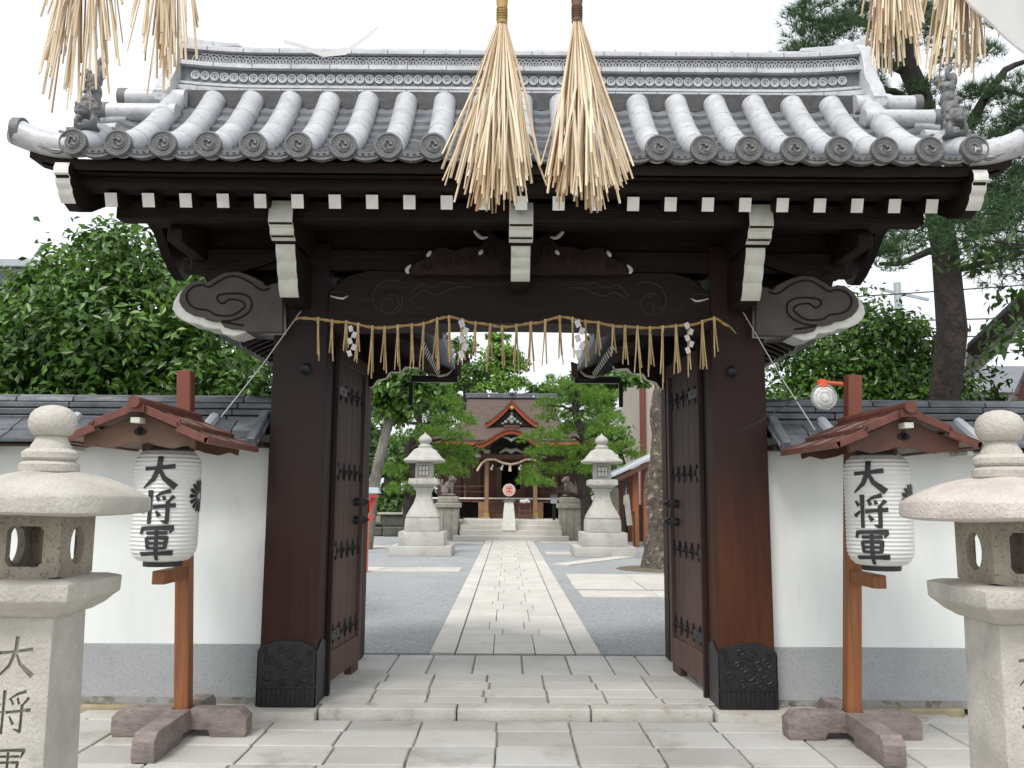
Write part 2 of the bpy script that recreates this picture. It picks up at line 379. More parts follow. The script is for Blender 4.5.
# forecourt (rows parallel to the gate)
rows = []; y = -2.0; i = 0
while y < 6.0:
    h_ = .36 if i % 3 else .34
    y1 = min(y + h_, 6.02)
    if 6.02 - y1 < .12: y1 = 6.02
    rows.append((y, y1, edges(-6.52, 6.5, .49, .035, 1))); y = y1; i += 1
slabs('forecourt_paving', rows, 'slab', 0)
rows = []
rows.append((6.02, 6.5, edges(-6.5, -2.0, .6))); rows.append((6.02, 6.5, edges(2.0, 6.5, .6)))
for r in rows: slabs('forecourt_edge_paving', [r], 'slab', -.002)
# platform paving
rows = []
ys = [6.22, 6.42, 6.66, 6.92, 7.22]
for i, (a, b) in enumerate(zip(ys[:-1], ys[1:])): rows.append((a, b, edges(-1.9, 1.9, .42, .06, 1)))
rows.append((7.22, 8.06, [-1.9, -1.45, -1.06, -.74, -.36, .06, .46, .82, 1.1, 1.5, 1.9]))
slabs('gate_platform_paving', rows, 'slabg', PL, bevel=.008)
S('gate_platform', MB().b2(-2.0, 2.0, 6.2, 8.10, -.05, PL - .02), 'joint')
kb = MB()
for a, b in ((-1.36, -.42), (-.412, .50), (.508, 1.34)): kb.b2(a, b, 6.04, 6.22, -.04, PL + .005)
S('threshold_kerb', kb, 'kerb', bevel=.022, seg=3)
kb = MB()
for a, b in ((-2.1, -1.37), (1.35, 2.1)): kb.b2(a, b, 5.98, 6.215, -.04, PL - .008)
kb.b2(-3.0, -2.11, 6.05, 6.2, -.04, .02); kb.b2(2.11, 3.0, 6.05, 6.2, -.04, .02)
S('post_footing_kerb', kb, 'kerb', bevel=.02, seg=2)
# approach path
rows = []; y = 8.14; i = 0; X0, X1 = -.79, .80
L_ = []
while y < 29.3:
    h_ = rnd.choice((.42, .5, .6, .36)); y1 = min(y + h_, 29.3)
    xs = [-.55, *([-.2, .19] if i % 4 < 2 else [-.12, .27] if i % 4 == 2 else [-.27, .12]), .56]; i += 1
    rows.append((y, y1, xs)); y = y1
slabs('stone_path', rows, 'slabw', PL + .004, gap=.007, jit=.0012, bevel=.003)
rows = []; y = 8.14
while y < 29.3:
    y1 = min(y + rnd.uniform(1.2, 1.8), 29.3)
    rows.append((y, y1, [X0, -.56])); rows.append((y, y1, [.57, X1])); y = y1
mb = MB()
for a, b, xs in rows: mb.b2(xs[0], xs[1], a + .005, b - .005, 0, PL + .008)
S('path_border', mb, 'slabw', bevel=.006)
# paving strips in the gravel
mb = MB()
for x in np.arange(-9, -1.0, 1.6): mb.b2(x, min(x + 1.59, -.82), 17.1, 18.1, 0, .06)
for x in np.arange(1.05, 9, 1.15):
    mb.b2(x, x + 1.14, 12.9, 13.75, 0, .06); mb.b2(x - .02 , x + 1.1, 14.0, 15.2, 0, .06); mb.b2(x, x + 1.14, 15.21, 16.7, 0, .06)
mb.bar((1.1, 19.0, .045), (3.1, 22.0, .045), .42, .05); mb.b2(-9, -3.4, 25.0, 26, 0, .06); mb.b2(.95, 1.75, 22.6, 23.5, 0, .06); mb.b2(-2.2, -.82, 27.5, 28.4, 0, .06)
mb.b2(1.0, 6, 28.3, 29.2, 0, .06)
S('courtyard_paving_strips', mb, 'slabw', bevel=.006)
gr = thing('drain_grate', 'long green grey drain grating between the gate platform and the gravel', 'drain', (0, 8.13, PL))
for nm, a, b in (('grate_panel', -3.2, X0 - .01), ('grate_panel', X1 + .01, 3.2)):
    m_ = MB(); m_.b2(a, b, 8.105, 8.115, .03, .062); m_.b2(a, b, 8.175, 8.185, .03, .062)
    x = a
    while x < b: m_.b2(x, x + .014, 8.115, 8.175, .03, .058); x += .03
    m_.build(nm, 'grate', gr, smooth=0)

# ================================================================== GATE
gate = thing('temple_gate', 'large dark wooden temple gate with grey tiled roof and open doors', 'gate', (0, 6.3, 0))
PX = 1.595; PF, PB = 6.10, 6.40
def spiral(cx, cz, y, r0, r1, a0, turns, n=28, sx=1):
    return [(cx + sx * (r0 + (r1 - r0) * t) * math.cos(a0 + turns * 2 * PI * t), y, cz + (r0 + (r1 - r0) * t) * math.sin(a0 + turns * 2 * PI * t)) for t in [i / n for i in range(n + 1)]]
for sx in (-1, 1):
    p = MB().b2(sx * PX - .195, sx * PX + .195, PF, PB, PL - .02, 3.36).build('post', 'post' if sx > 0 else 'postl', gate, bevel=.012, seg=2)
    # foot plate with scalloped top
    fx = sx * PX; hw = .205; fp = MB()
    top = [(fx - hw, PL), (fx + hw, PL), (fx + hw, .40)]
    N = 14
    for i in range(N + 1):
        t = i / N; x = fx + hw - 2 * hw * t; u = abs(2 * t - 1)
        top.append((x, .47 + .05 * (1 - u ** 2.0) - .05 * (u > .93) - .012 * abs(math.sin(t * PI * 3))))
    top.append((fx - hw, .40))
    fp.prism(top, 'xz', PF - .012, PF - .001)
    xi = fx - sx * .195; side = [(PF - .012, PL), (PB + .02, PL), (PB + .02, .42), (PB - .04, .47), (PF + .14, .50), (PF + .05, .46), (PF - .012, .44)]
    for xx0, xx1 in ((xi - sx * .012, xi - sx * .001), (fx + sx * .196, fx + sx * .207)):
        fp.prism(side, 'yz', min(xx0, xx1), max(xx0, xx1))
    pl = fp.build('foot_plate', 'iron', p, bevel=.002)
    rl = MB(); yy = PF - .014
    for i in range(12): rl.b2(fx - hw + .02 + i * .0335, fx - hw + .034 + i * .0335, yy - .006, yy + .001, PL + .01, .19)
    rl.b2(fx - hw, fx + hw, yy - .008, yy + .001, .195, .208)
    for cx, cz, r, a, sgn in ((-.13, .27, .05, 0, 1), (.0, .30, .055, 1, -1), (.13, .27, .05, 2, -1), (-.12, .38, .045, 2, 1), (.02, .42, .05, 0, 1), (.13, .38, .045, 1, -1), (-.06, .35, .035, 3, -1), (.07, .36, .035, 4, 1), (-.05, .45, .03, 2, -1), (-.16, .44, .022, 1, 1), (.16, .44, .022, 3, 1), (-.04, .24, .03, 4, 1), (.07, .235, .028, 2, -1)):
        rl.tube(spiral(fx + cx, cz, yy, r, .008, a, 1.4 * sgn, 16), .006, 5)
    rl.build('foot_plate_relief', 'iron', p)
    # nail cap
    MB().lathe([(.046, 0), (.046, .008), (.040, .012), (.036, .03), (.022, .045), (.004, .05)], (fx - sx * .055 + .0, PF, 2.42), 20, axis='y').build('nail_cap', 'iron', p)
    # jamb behind post
    MB().b2(sx * 1.395 - (0 if sx < 0 else .03), sx * 1.395 + (.03 if sx < 0 else 0), PB + .004, PB + .06, PL, 2.72).build('door_jamb', 'wood', gate)
    # ---------------- door leaf, standing open
    H = Vector((sx * 1.43, 6.46, 0)); E = Vector((sx * 1.345, 7.42, 0)); dv = (E - H).normalized(); nv = Vector((-sx * dv.y, sx * dv.x, 0)); Ln = (E - H).length
    if nv.x * sx > 0: nv = -nv     # towards the opening
    def D(u, n_, z): return H + dv * u + nv * n_ + Vector((0, 0, z))
    def dbox(mb, u0, u1, n0, n1, z0, z1, mi=0):
        vv = [D(u, q, z) for z in (z0, z1) for u, q in ((u0, n0), (u1, n0), (u1, n1), (u0, n1))]
        mb.add(vv, [(0, 3, 2, 1), (4, 5, 6, 7), (0, 1, 5, 4), (1, 2, 6, 5), (2, 3, 7, 6), (3, 0, 4, 7)], mi)
    dm = MB(); z0, z1 = .14, 2.66
    nb = 5; wb = (Ln - .12) / nb
    for i in range(nb): dbox(dm, .06 + i * wb + .002, .06 + (i + 1) * wb - .002, -.03, .012, z0 + .2, z1 - .1)
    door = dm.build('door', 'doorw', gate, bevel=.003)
    fm = MB()
    dbox(fm, 0, .07, -.035, .035, z0, z1); dbox(fm, Ln - .07, Ln, -.035, .035, z0, z1)
    dbox(fm, .071, Ln - .071, -.034, .033, z0, z0 + .21); dbox(fm, .071, Ln - .071, -.034, .033, z1 - .11, z1)
    dbox(fm, Ln - .26, Ln - .04, -.03, .03, z0 - .07, z0 - .001)
    fm.build('door_frame', 'doorw', door, bevel=.004)
    for z in (.47, 1.09, 1.70, 2.32):
        hm = MB()
        dbox(hm, .02, .30 if z in (.47, 2.32) else .12, .034, .040, z - .035, z + .035)
        for k in range(5):
            u = .20 + k * .165; c = D(u, .016, z)
            for da in range(4):
                a = da * PI / 2; e = D(u + math.cos(a) * .055, .018, z + math.sin(a) * .07)
                hm.tube([c, e], [.016, .005], 5)
                m2 = D(u + math.cos(a) * .030, .020, z + math.sin(a) * .038); hm.tube([m2 - dv * .012 * abs(math.sin(a)) - Vector((0, 0, .014)) * abs(math.cos(a)), m2 + dv * .012 * abs(math.sin(a)) + Vector((0, 0, .014)) * abs(math.cos(a))], .008, 5)
            hm.tube([D(u, .014, z), D(u, .035, z), D(u, .045, z)], [.022, .018, .004], 8)
        hm.tube([D(.1, .016, z), D(Ln - .09, .016, z)], .006, 4)
        hm.build('door_strap', 'iron', door)
    for z in (1.46, 1.31):
        for u in (Ln - .22, Ln - .035):
            sm = MB(); sm.tube([D(u, .01, z), D(u, .04, z), D(u, .055, z), D(u, .075, z), D(u, .085, z)], [.034, .034, .026, .018, .004], 14); sm.build('door_stud', 'iron', door)

# main lintel beam
bo = []
for i in range(21):
    t = i / 20; x = -1.40 + 2.80 * t; bo.append((x, 2.735 + .03 * math.sin(PI * t)))
for i in range(21):
    t = 1 - i / 20; x = -1.40 + 2.80 * t; e = min(t, 1 - t); bo.append((x, 3.15 - .16 * max(0, 1 - e / .10) ** 2))
bm_ = MB().prism(bo, 'xz', 6.08, 6.44).build('lintel_beam', 'woodh', gate, bevel=.008)
for sx in (-1, 1):
    sw = MB(); cx = sx * .95; f = lambda pts: smooth_curve([(sx * a, 6.076, b) for a, b in pts])
    sw.tube(spiral(cx, 2.93, 6.077, .16, .03, 2.2 if sx > 0 else .94, -sx * 1.2, 34), .006, 6)
    sw.tube(spiral(cx - sx * .0, 2.90, 6.077, .10, .02, .5, sx * 1.1, 26), .005, 6)
    sw.tube(f([(.80, 2.93), (.7, 3.0), (.62, 2.97), (.55, 2.99), (.46, 3.03), (.36, 3.03)]), .006, 6)
    sw.tube(f([(.80, 2.97), (.72, 3.05), (.63, 3.03), (.55, 3.07), (.48, 3.06)]), .006, 6)
    sw.tube(f([(1.38, 2.98), (1.30, 2.99), (1.24, 2.95), (1.2, 2.90), (1.15, 2.86)]), .005, 6)
    sw.build('beam_carving', 'carvm', bm_)
for sx in (-1, 1): tip = MB(); tip.tube([(sx * a, 6.075, b) for a, b in ((1.385, 2.955), (1.33, 2.94), (1.29, 2.935), (1.255, 2.955))], [.003, .008, .008, .003], 6); tip.build('painted_tip', 'cream', bm_)

# cloud shaped beam noses
def zp(pts): return [W(170 + a / 6.4, 230 + b / 6.4, 6.0) for a, b in pts]
no = zp([(720, 330), (650, 345), (615, 358), (592, 330), (540, 302), (480, 277), (420, 263), (350, 270), (290, 302), (235, 335), (200, 320), (150, 325), (95, 362), (62, 410), (55, 455), (72, 490), (100, 520), (150, 548), (215, 560), (232, 575), (285, 588), (325, 588), (342, 620), (400, 636), (480, 642), (484, 655), (720, 655)])
no = [(p.x, p.z) for p in no]
for sx in (-1, 1):
    poly = [(-sx * a + (0 if sx < 0 else 0), b) for a, b in no]
    def sd_(p, q, sx=sx):
        mxx = abs((p[0] + q[0]) / 2); mz = (p[1] + q[1]) / 2
        if mxx > 2.0 and q is not None:
            if mz < 3.0 and (abs(q[0]) < abs(p[0]) or mxx > 2.4): return 1
        return 0
    k = MB().prism(poly, 'xz', 6.0, 6.28, side=sd_).build('beam_nose', ['carvw2', 'cream'], gate, bevel=.006)
    wp = []
    for a, b in no[8:30]: wp.append((a, b))
    cxm, czm = -2.05, 2.98; back = []
    for a, b in no:
        dx = min(0, a - cxm); ox = -.055 * min(1, abs(dx) / .35); oz = -.045 * (1 if b < czm else max(0, 1 - (b - czm) / .12)) * min(1, max(0, -a - 1.965) / .03)
        if b > czm + .1: ox *= .3
        back.append((-sx * (a + ox), b + oz))
    MB().prism(back, 'xz', 6.035, 6.27).build('painted_underside', 'white', k, bevel=.006)
    # raised rim along the cloud edge and a carved scroll
    rm = MB()
    rm.tube(smooth_curve([(-sx * a, 5.998, b) for a, b in [(p.x, p.z) for p in zp([(640, 372), (600, 385), (560, 372), (520, 340), (450, 305), (380, 298), (310, 330), (250, 365), (205, 352), (150, 365), (112, 400), (108, 440), (130, 480), (180, 505), (245, 515), (300, 545), (400, 545), (470, 500), (475, 470), (440, 450), (380, 445), (340, 470), (305, 450), (310, 420), (370, 408), (460, 410), (515, 440), (520, 500), (480, 545), (400, 578), (330, 585), (400, 600), (470, 610)])]]), .0075, 6)
    rm.build('cloud_carving', 'groove', k)

# stepped white-nosed bracket arms over posts and at centre
for ax in (-PX, .07 - .07, PX):
    half = .080 if ax else .080
    a = MB()
    a.prism([(5.44, 3.30), (5.45, 3.40), (5.47, 3.455), (6.1, 3.46), (6.1, 3.24), (5.80, 3.235), (5.56, 3.20), (5.50, 3.23), (5.49, 3.27)], 'yz', ax - half, ax + half)
    arm = a.build('bracket_arm', 'woodh', gate, bevel=.004)
    c = MB(); face = [(3.205, 5.548), (3.235, 5.492), (3.272, 5.482), (3.305, 5.436), (3.36, 5.440), (3.40, 5.446), (3.455, 5.462)]
    R1 = [(ax - half, y_, z_) for z_, y_ in face]; R2 = [(ax + half, y_, z_) for z_, y_ in face]
    c.grid([R1, R2]); c.build('painted_nose', 'cream', arm)
    if True:
        h2 = half * .82
        zb = 2.865 if ax else 2.99
        b = MB(); b.prism([(5.60, 3.198), (6.1, 3.198), (6.1, zb - .0), (5.76, zb), (5.72, zb + .06), (5.68, zb + .15)], 'yz', ax - h2, ax + h2)
        am = b.build('lower_bracket_arm', 'woodh', gate, bevel=.004)
        c = MB(); dz_ = (3.195 - zb) / 6; face = []
        for j in range(25):
            u_ = j / 24; face.append((zb + (3.195 - zb) * u_, 5.755 - .165 * u_ ** .9 - .014 * abs(math.sin(u_ * PI * 3))))
        c.grid([[(ax - h2, y_, z_) for z_, y_ in face], [(ax + h2, y_, z_) for z_, y_ in face]]); c.build('painted_nose', 'cream', am)
# carved frog-leg strut over the lintel
kk = MB()
def kz(px, py): p = W(px, py, 5.98); return (p.x, p.z)
for sx in (-1, 1):
    c0 = 519
    pts = [(0, 240), (20, 238), (28, 230), (36, 228), (33, 238), (40, 246), (52, 246), (64, 250), (74, 246), (84, 248), (92, 256), (100, 260), (108, 266), (110, 274), (0, 274)]
    kk.prism([kz(c0 + sx * a, b) for a, b in pts], 'xz', 5.99, 6.07)
ks = kk.build('carved_strut', 'wood', gate, bevel=.006)
for sx in (-1, 1):
    kc = MB()
    for (cx, cz, r) in ((44, 258, 8), (60, 259, 7), (76, 259, 8), (92, 265, 6), (28, 252, 8), (14, 262, 7)):
        p = kz(519 + sx * cx, cz); kc.tube(spiral(p[0], p[1], 5.984, r * .007, .008, 0, 1.4 * sx, 18), .008, 6)
    kc.build('strut_scroll', 'wood', ks)
kt = MB()
for sx in (-1, 1):
    for pts in ([(46, 227), (43, 233), (37, 238), (31, 237)], [(36, 250), (40, 255)], [(108, 265), (112, 270), (110, 274)], [(88, 251), (92, 257)]):
        q_ = smooth_curve([(kz(519 + sx * a, b)[0], 5.975, kz(519 + sx * a, b)[1]) for a, b in pts], 4); kt.tube(q_, [.003 + .012 * math.sin(PI * i / (len(q_) - 1)) ** .8 for i in range(len(q_))], 8)
kt.build('painted_tip', 'cream', ks)
# upper structure
up = MB()
up.b2(-2.43, 2.43, 6.12, 6.34, 3.16, 3.32).build('upper_beam', 'woodh', gate, bevel=.006)
MB().b2(-2.30, 2.30, 6.16, 6.30, 3.325, 4.2).build('lintel_infill', 'woodh', gate)  # added boards, closing off sky so the space over the lintel stays dark
MB().b2(-2.72, 2.72, 5.52, 5.64, 3.345, 3.475).build('eave_purlin', 'woodh', gate, bevel=.005)
MB().b2(-2.72, 2.72, 6.70, 6.82, 3.30, 3.42).build('eave_purlin', 'woodh', gate, bevel=.005)
MB().b2(-2.62, 2.62, 5.85, 5.97, 3.42, 3.54).build('inner_purlin', 'woodh', gate, bevel=.005)
for sx in (-1, 1):
    MB().prism([(5.62, 3.22), (6.9, 3.22), (6.9, 3.30), (6.34, 3.7), (5.98, 3.7), (5.62, 3.30)], 'yz', sx * 2.36 - .05, sx * 2.36 + .05).build('gable_frame', 'woodh', gate, bevel=.005)
    MB().bar((sx * 2.3, 6.1, 3.08), (sx * 1.8, 6.12, 3.26), .07, .08).build('brace', 'woodh', gate)
for sx in (-1, 1):
    MB().b2(sx * 1.76, sx * 2.28, 6.30, 6.36, 2.96, 3.19).build('infill_board', 'woodh', gate)  # added infill that hides bright sky above the beam nose
    MB().b2(sx * 1.47 - .02, sx * 1.47 + .02, 6.42, 7.82, 2.585, 3.10).build('infill_board', 'woodh', gate)  # added panel, blocks sky between door top and rear roof
# rafters with white ends
NR = 23
YR = 6.20
for i in range(NR):
    px = 111 + i * 37.3; x = W(px, 202, 5.33).x
    r = MB().bar((x, 5.335, 3.405), (x, YR - .02, 3.72), .078, .09).build('rafter', 'woodh', gate)
    e = MB(); d = Vector((0, YR - .02 - 5.335, .315)).normalized(); e.bar(Vector((x, 5.332, 3.405)) - d * .004, Vector((x, 5.332, 3.405)) - d * .001, .078, .09)
    e.build('rafter_end', 'white', r, smooth=0)
for i in range(NR):
    x = W(111 + i * 37.3, 202, 5.33).x
    MB().bar((x, 2 * YR - 5.335, 3.405), (x, YR + .02, 3.72), .078, .09).build('rafter', 'woodh', gate)
def upt(x): return .012 * max(0, abs(x) - 2.2) + .33 * max(0, abs(x) - 2.80) ** 1.3
def strip(x0, x1, y0, y1, z0, z1, n=40):
    mb = MB(); xs = [x0 + (x1 - x0) * i / n for i in range(n + 1)]
    A = [(x, y0, z0 + upt(x)) for x in xs]; B = [(x, y0, z1 + upt(x)) for x in xs]; C_ = [(x, y1, z1 + upt(x)) for x in xs]; D_ = [(x, y1, z0 + upt(x)) for x in xs]
    mb.grid([A, B, C_, D_, A]); k = len(mb.v)
    mb.add([A[0], B[0], C_[0], D_[0]], [(0, 1, 2, 3)]); mb.add([A[-1], B[-1], C_[-1], D_[-1]], [(0, 1, 2, 3)]); return mb
strip(-2.86, 2.86, 5.26, 5.42, 3.465, 3.53).build('eave_board', 'woodh', gate, bevel=.004)
strip(-3.12, 3.12, 5.16, 5.34, 3.533, 3.605).build('eave_board', 'woodh', gate, bevel=.004)
strip(-3.02, 3.02, 2 * YR - 5.34, 2 * YR - 5.16, 3.533, 3.605).build('eave_board', 'woodh', gate, bevel=.004)
# roof deck (boards over rafters, closed volume)
def prof(t):  # front slope
    return 5.13 + .80 * t, 3.635 + .70 * (.52 * t + .48 * t * t)
dk = MB()
for sgn in (1, -1):
    P = [prof(t / 8) for t in range(9)]
    f = (lambda y: y) if sgn > 0 else (lambda y: 2 * YR - y)
    top = [[(x, f(y_), z_ - .005 + upt(x) * (1 - t / 8)) for x in np.linspace(-3.06, 3.06, 61)] for t, (y_, z_) in enumerate(P)]
    bot = [[(x, f(y_ + .03 * (t == 0)), (3.47 + (y_ - 5.13) * .355) + .045 + upt(x) * (1 - t / 8)) for x in np.linspace(-3.06, 3.06, 61)] for t, (y_, z_) in enumerate(P)]
    dk.grid(top); dk.grid(bot)
deck = dk.build('roof_deck', 'woodh', gate)
MB().b2(-2.62, 2.62, 5.93, 2 * YR - 5.93, 4.1, 4.47).build('ridge_bed', 'tileg', gate, bevel=.01)
# bargeboards
for sx in (-1, 1):
    for sg in (1, -1):
        f = (lambda y: y) if sg > 0 else (lambda y: 2 * YR - y)
        pts = [(5.13, 3.57), (5.12, 3.50), (5.16, 3.44), (5.19, 3.40), (5.24, 3.35), (5.32, 3.32), (5.45, 3.36), (5.65, 3.47), (5.9, 3.66), (6.2, 3.96), (6.2, 4.28), (5.9, 3.98), (5.6, 3.78), (5.3, 3.62)]
        x0 = sx * 2.845; bb = MB().prism([(f(a), b) for a, b in pts], 'yz', min(x0, x0 + sx * .085), max(x0, x0 + sx * .085)).build('bargeboard', 'woodh', gate, bevel=.004)
        if sg > 0:
            c = MB(); face = [(5.128, 3.572), (5.112, 3.535), (5.116, 3.50), (5.140, 3.487), (5.146, 3.45), (5.156, 3.435), (5.178, 3.42), (5.184, 3.395), (5.20, 3.375), (5.236, 3.342)]
            a_, b_ = x0 - sx * .004, x0 + sx * .089
            c.grid([[(a_, y_ - .005, z_) for y_, z_ in face], [(b_, y_ - .005, z_) for y_, z_ in face]]); c.build('painted_end', 'white', bb)
# ---- tiles
NT = 21
TX = [W(73.5 + 45 * i, 148, 5.1).x for i in range(NT)]
TR = .081
tl = thing_roof = None
roof = MB()
pitch = TX[1] - TX[0]
def flatcourse(mb, xa, xb, sgn):
    nC = 9; f = (lambda y: y) if sgn > 0 else (lambda y: 2 * YR - y)
    for c in range(nC):
        t0, t1 = c / nC - (.0 if c == 0 else 0), (c + 1) / nC + .02
        R = []
        for t, lift in ((t0, .046), (t1, .010)):
            y_, z_ = prof(min(t, 1)); row = []
            for k in range(7):
                u = k / 6; x = xa + (xb - xa) * u; row.append((x, f(y_ - (.03 if c == 0 and lift > .03 else 0)), z_ + lift - .040 * math.sin(PI * u) + .020 + upt(x) * (1 - t)))
            R.append(row)
        low = [(a, b + .004 * sgn, z - .036) for a, b, z in R[0]]
        mb.grid([low, R[0], R[1]])
rback = MB()
for sgn, mbx in ((1, roof), (-1, rback)):
    for i in range(NT - 1): flatcourse(mbx, TX[i], TX[i + 1], sgn)
    flatcourse(mbx, TX[0] - pitch * .95, TX[0], sgn); flatcourse(mbx, TX[-1], TX[-1] + pitch * .95, sgn)
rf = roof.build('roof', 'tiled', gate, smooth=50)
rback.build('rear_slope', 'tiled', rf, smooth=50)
for sgn in (1, -1):
    f = (lambda y: y) if sgn > 0 else (lambda y: 2 * YR - y)
    for i, x in enumerate(TX):
        mb = MB(); tmax = 1.0 if 0 < i < NT - 1 else .42; jz_ = rnd.uniform(-.004, .004)
        nseg = 4; ts = 0.0
        for s_ in range(nseg):
            ta, tb = ts, tmax * (s_ + 1) / nseg
            pts = []; rr = []
            for k in range(5):
                t = ta + (tb - ta) * k / 4; y_, z_ = prof(t)
                pts.append((x + rnd.uniform(-.0008, .0008), f(y_), z_ + .050 + jz_ + upt(x) * (1 - t))); rr.append(TR + (.0022 if k == 0 and s_ else 0))
            mb.tube(pts, rr, 18); ts = tb
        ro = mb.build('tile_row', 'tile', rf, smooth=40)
# eave discs with a three-comma swirl
def eave_disc():
    e = bpy.data.objects.new('eave_tile', None)
    mb = MB(); mb.lathe([(.084, -.05), (.086, -.004), (.084, .004), (.074, .006), (.071, -.001), (.004, -.001)], (0, 0, 0), 36, axis='y')
    return mb
dm_ = MB(); dm_.lathe([(.078, -.05), (.086, -.03), (.087, 0), (.084, .006), (.074, .007), (.070, .0), (.0668, -.0005)], (0, 0, 0), 36, axis='y')
dm_.lathe([(.0668, -.004), (.0667, -.0012), (.003, -.001)], (0, 0, 0), 36, mi=1, axis='y')
for k in range(20):
    a = 2 * PI * k / 20; dm_.lathe([(.0052, -.001), (.0052, .002), (.001, .004)], (.059 * math.cos(a), 0, .059 * math.sin(a)), 6, axis='y')
for k in range(3):
    a0 = 2 * PI * k / 3 + .5; pts = []; rs = []
    for j in range(13):
        t = j / 12; a = a0 + 3.6 * t; r = .017 + .031 * t ** .7; pts.append((r * math.cos(a), -.001, r * math.sin(a))); rs.append(.0125 * (1 - t) ** .7 + .002)
    dm_.tube(pts, rs, 6)
proto = dm_.build('eave_tile', ['tilee', 'tileg'], rf); proto.location = (0, 0, 0)
base = wloc(rf)
for i, x in enumerate(TX):
    for sgn in (1, -1):
        o = proto if (i == 0 and sgn > 0) else proto.copy()
        if o is not proto: COL.objects.link(o)
        y_, z_ = prof(0); yy = y_ - .050 if sgn > 0 else 2 * YR - y_ + .050
        o.data = proto.data; o.location = Vector((x, yy, z_ + .048 + upt(x))) - (Vector((0, 0, 0)))
        # mesh was built relative to roof origin; shift back
        o.location = Vector((x, yy, z_ + .048 + upt(x))); o.rotation_euler = (0, rnd.uniform(-.3, .3), 0 if sgn > 0 else PI)
for v in proto.data.vertices: v.co += base        # bring the disc to its own origin
for o in [c for c in rf.children if c.name.startswith('eave_tile')]: o.location -= base
# pendant eave tiles between discs
pe = MB()
for i in range(NT + 1):
    xa = TX[i] - pitch if i < NT else TX[-1]; xb = TX[i] if i < NT else TX[-1] + pitch * .8
    if i == 0: xa = TX[0] - pitch * .95
    y_, z_ = prof(0); A = []; B = []
    for k in range(9):
        u = k / 8; x = xa + (xb - xa) * u; zz = z_ + .062 - .055 * math.sin(PI * u) + upt(x)
        A.append((x, y_ - .034, zz)); B.append((x, y_ - .036, zz - .052))
    pe.grid([[(a, b + .03, c) for a, b, c in A], A, B, [(a, b + .04, c) for a, b, c in B]])
    xm = (xa + xb) / 2; zc = z_ - .022 + upt(xm)
    pe.tube([(xm - .085, y_ - .038, zc + .018), (xm - .045, y_ - .038, zc + .006), (xm, y_ - .038, zc + .002), (xm + .045, y_ - .038, zc + .006), (xm + .085, y_ - .038, zc + .018)], .0035, 4)
    for q in (-.06, -.02, .02, .06): pe.tube(spiral(xm + q, zc + .012 + abs(q) * .12, y_ - .038, .010, .003, 0, 1), .003, 4)
pe.build('pendant_tiles', 'tilee', rf)
# ridge
RX = 2.55
def ridge_lift(x): return .03 * max(0, (abs(x) - 1.9) / .6) ** 2
def rbox(y0, z0, z1, out, x1=RX):
    mb = MB(); xs = list(np.linspace(-x1, x1, 31)); yb = 2 * YR - y0
    A = [(x, y0 - out, z0 + ridge_lift(x)) for x in xs]; B = [(x, y0 - out, z1 + ridge_lift(x)) for x in xs]; C_ = [(x, yb + out, z1 + ridge_lift(x)) for x in xs]; D_ = [(x, yb + out, z0 + ridge_lift(x)) for x in xs]
    mb.grid([A, B, C_, D_, A]); mb.add([A[0], B[0], C_[0], D_[0]], [(0, 1, 2, 3)]); mb.add([A[-1], B[-1], C_[-1], D_[-1]], [(0, 1, 2, 3)]); return mb
YF = 6.03
core = rbox(YF, 4.36, 4.83, 0)
for z0, z1, o_, st, ph in ((4.455, 4.495, .07, .31, 0), (4.668, 4.704, .045, .29, .1), (4.79, 4.822, .05, .27, .05)):
    x = -2.4 + ph
    while x < 2.45: core.b2(x, x + .004, YF - o_ - .002, YF - o_ + .01, z0 + ridge_lift(x), z1 + ridge_lift(x), 1); x += st
rg = core.build('ridge', ['tiled', 'tileg'], rf)
for z0, z1, o_ in ((4.455, 4.495, .07), (4.52, 4.542, .035), (4.668, 4.704, .045), (4.79, 4.822, .05)):
    n = 12
    b = rbox(YF, z0, z1, o_); ob = b.build('ridge_course', 'tile', rf, bevel=.006)
rings = MB()
x = -2.44
while x < 2.45:
    zc = 4.606 + ridge_lift(x)
    rings.lathe([(.0345, -.01), (.0345, .012), (.026, .012), (.024, .002), (.004, .002)], (x, YF, zc), 16, axis='y')
    rings.lathe([(.013, 0), (.013, .006), (.008, .006), (.006, .002), (.001, .002)], (x, YF - .0, zc), 10, axis='y')
    x += .0725
rings.build('ridge_ring_band', 'tile', rf)
wv = MB(); x = -2.46
while x < 2.45:
    zc = 4.711 + ridge_lift(x)
    for r in (.055, .034):
        wv.tube([(x + .05 + r * math.cos(a), YF - .02, zc + r * 1.15 * math.sin(a)) for a in [PI * k / 8 for k in range(9)]], .0052, 4)
    x += .05
wv.build('ridge_wave_band', 'tile', rf)
cap = MB(); x = -2.56; i = 0
while x < 2.52:
    l = .30; x1_ = min(x + l, 2.56)
    cap.tube([(x, YR - .0, 4.825 + ridge_lift(x)), (x + .02, YR, 4.828 + ridge_lift(x)), (x1_ - .002, YR, 4.825 + ridge_lift(x1_))], [.12, .114, .110], 16, flat=1)
    x = x1_
cap.build('ridge_cap', 'tile', rf)
wd_ = rbox(YF, 4.822, 4.85, .01); wd_.build('ridge_course', 'tile', rf, bevel=.004)
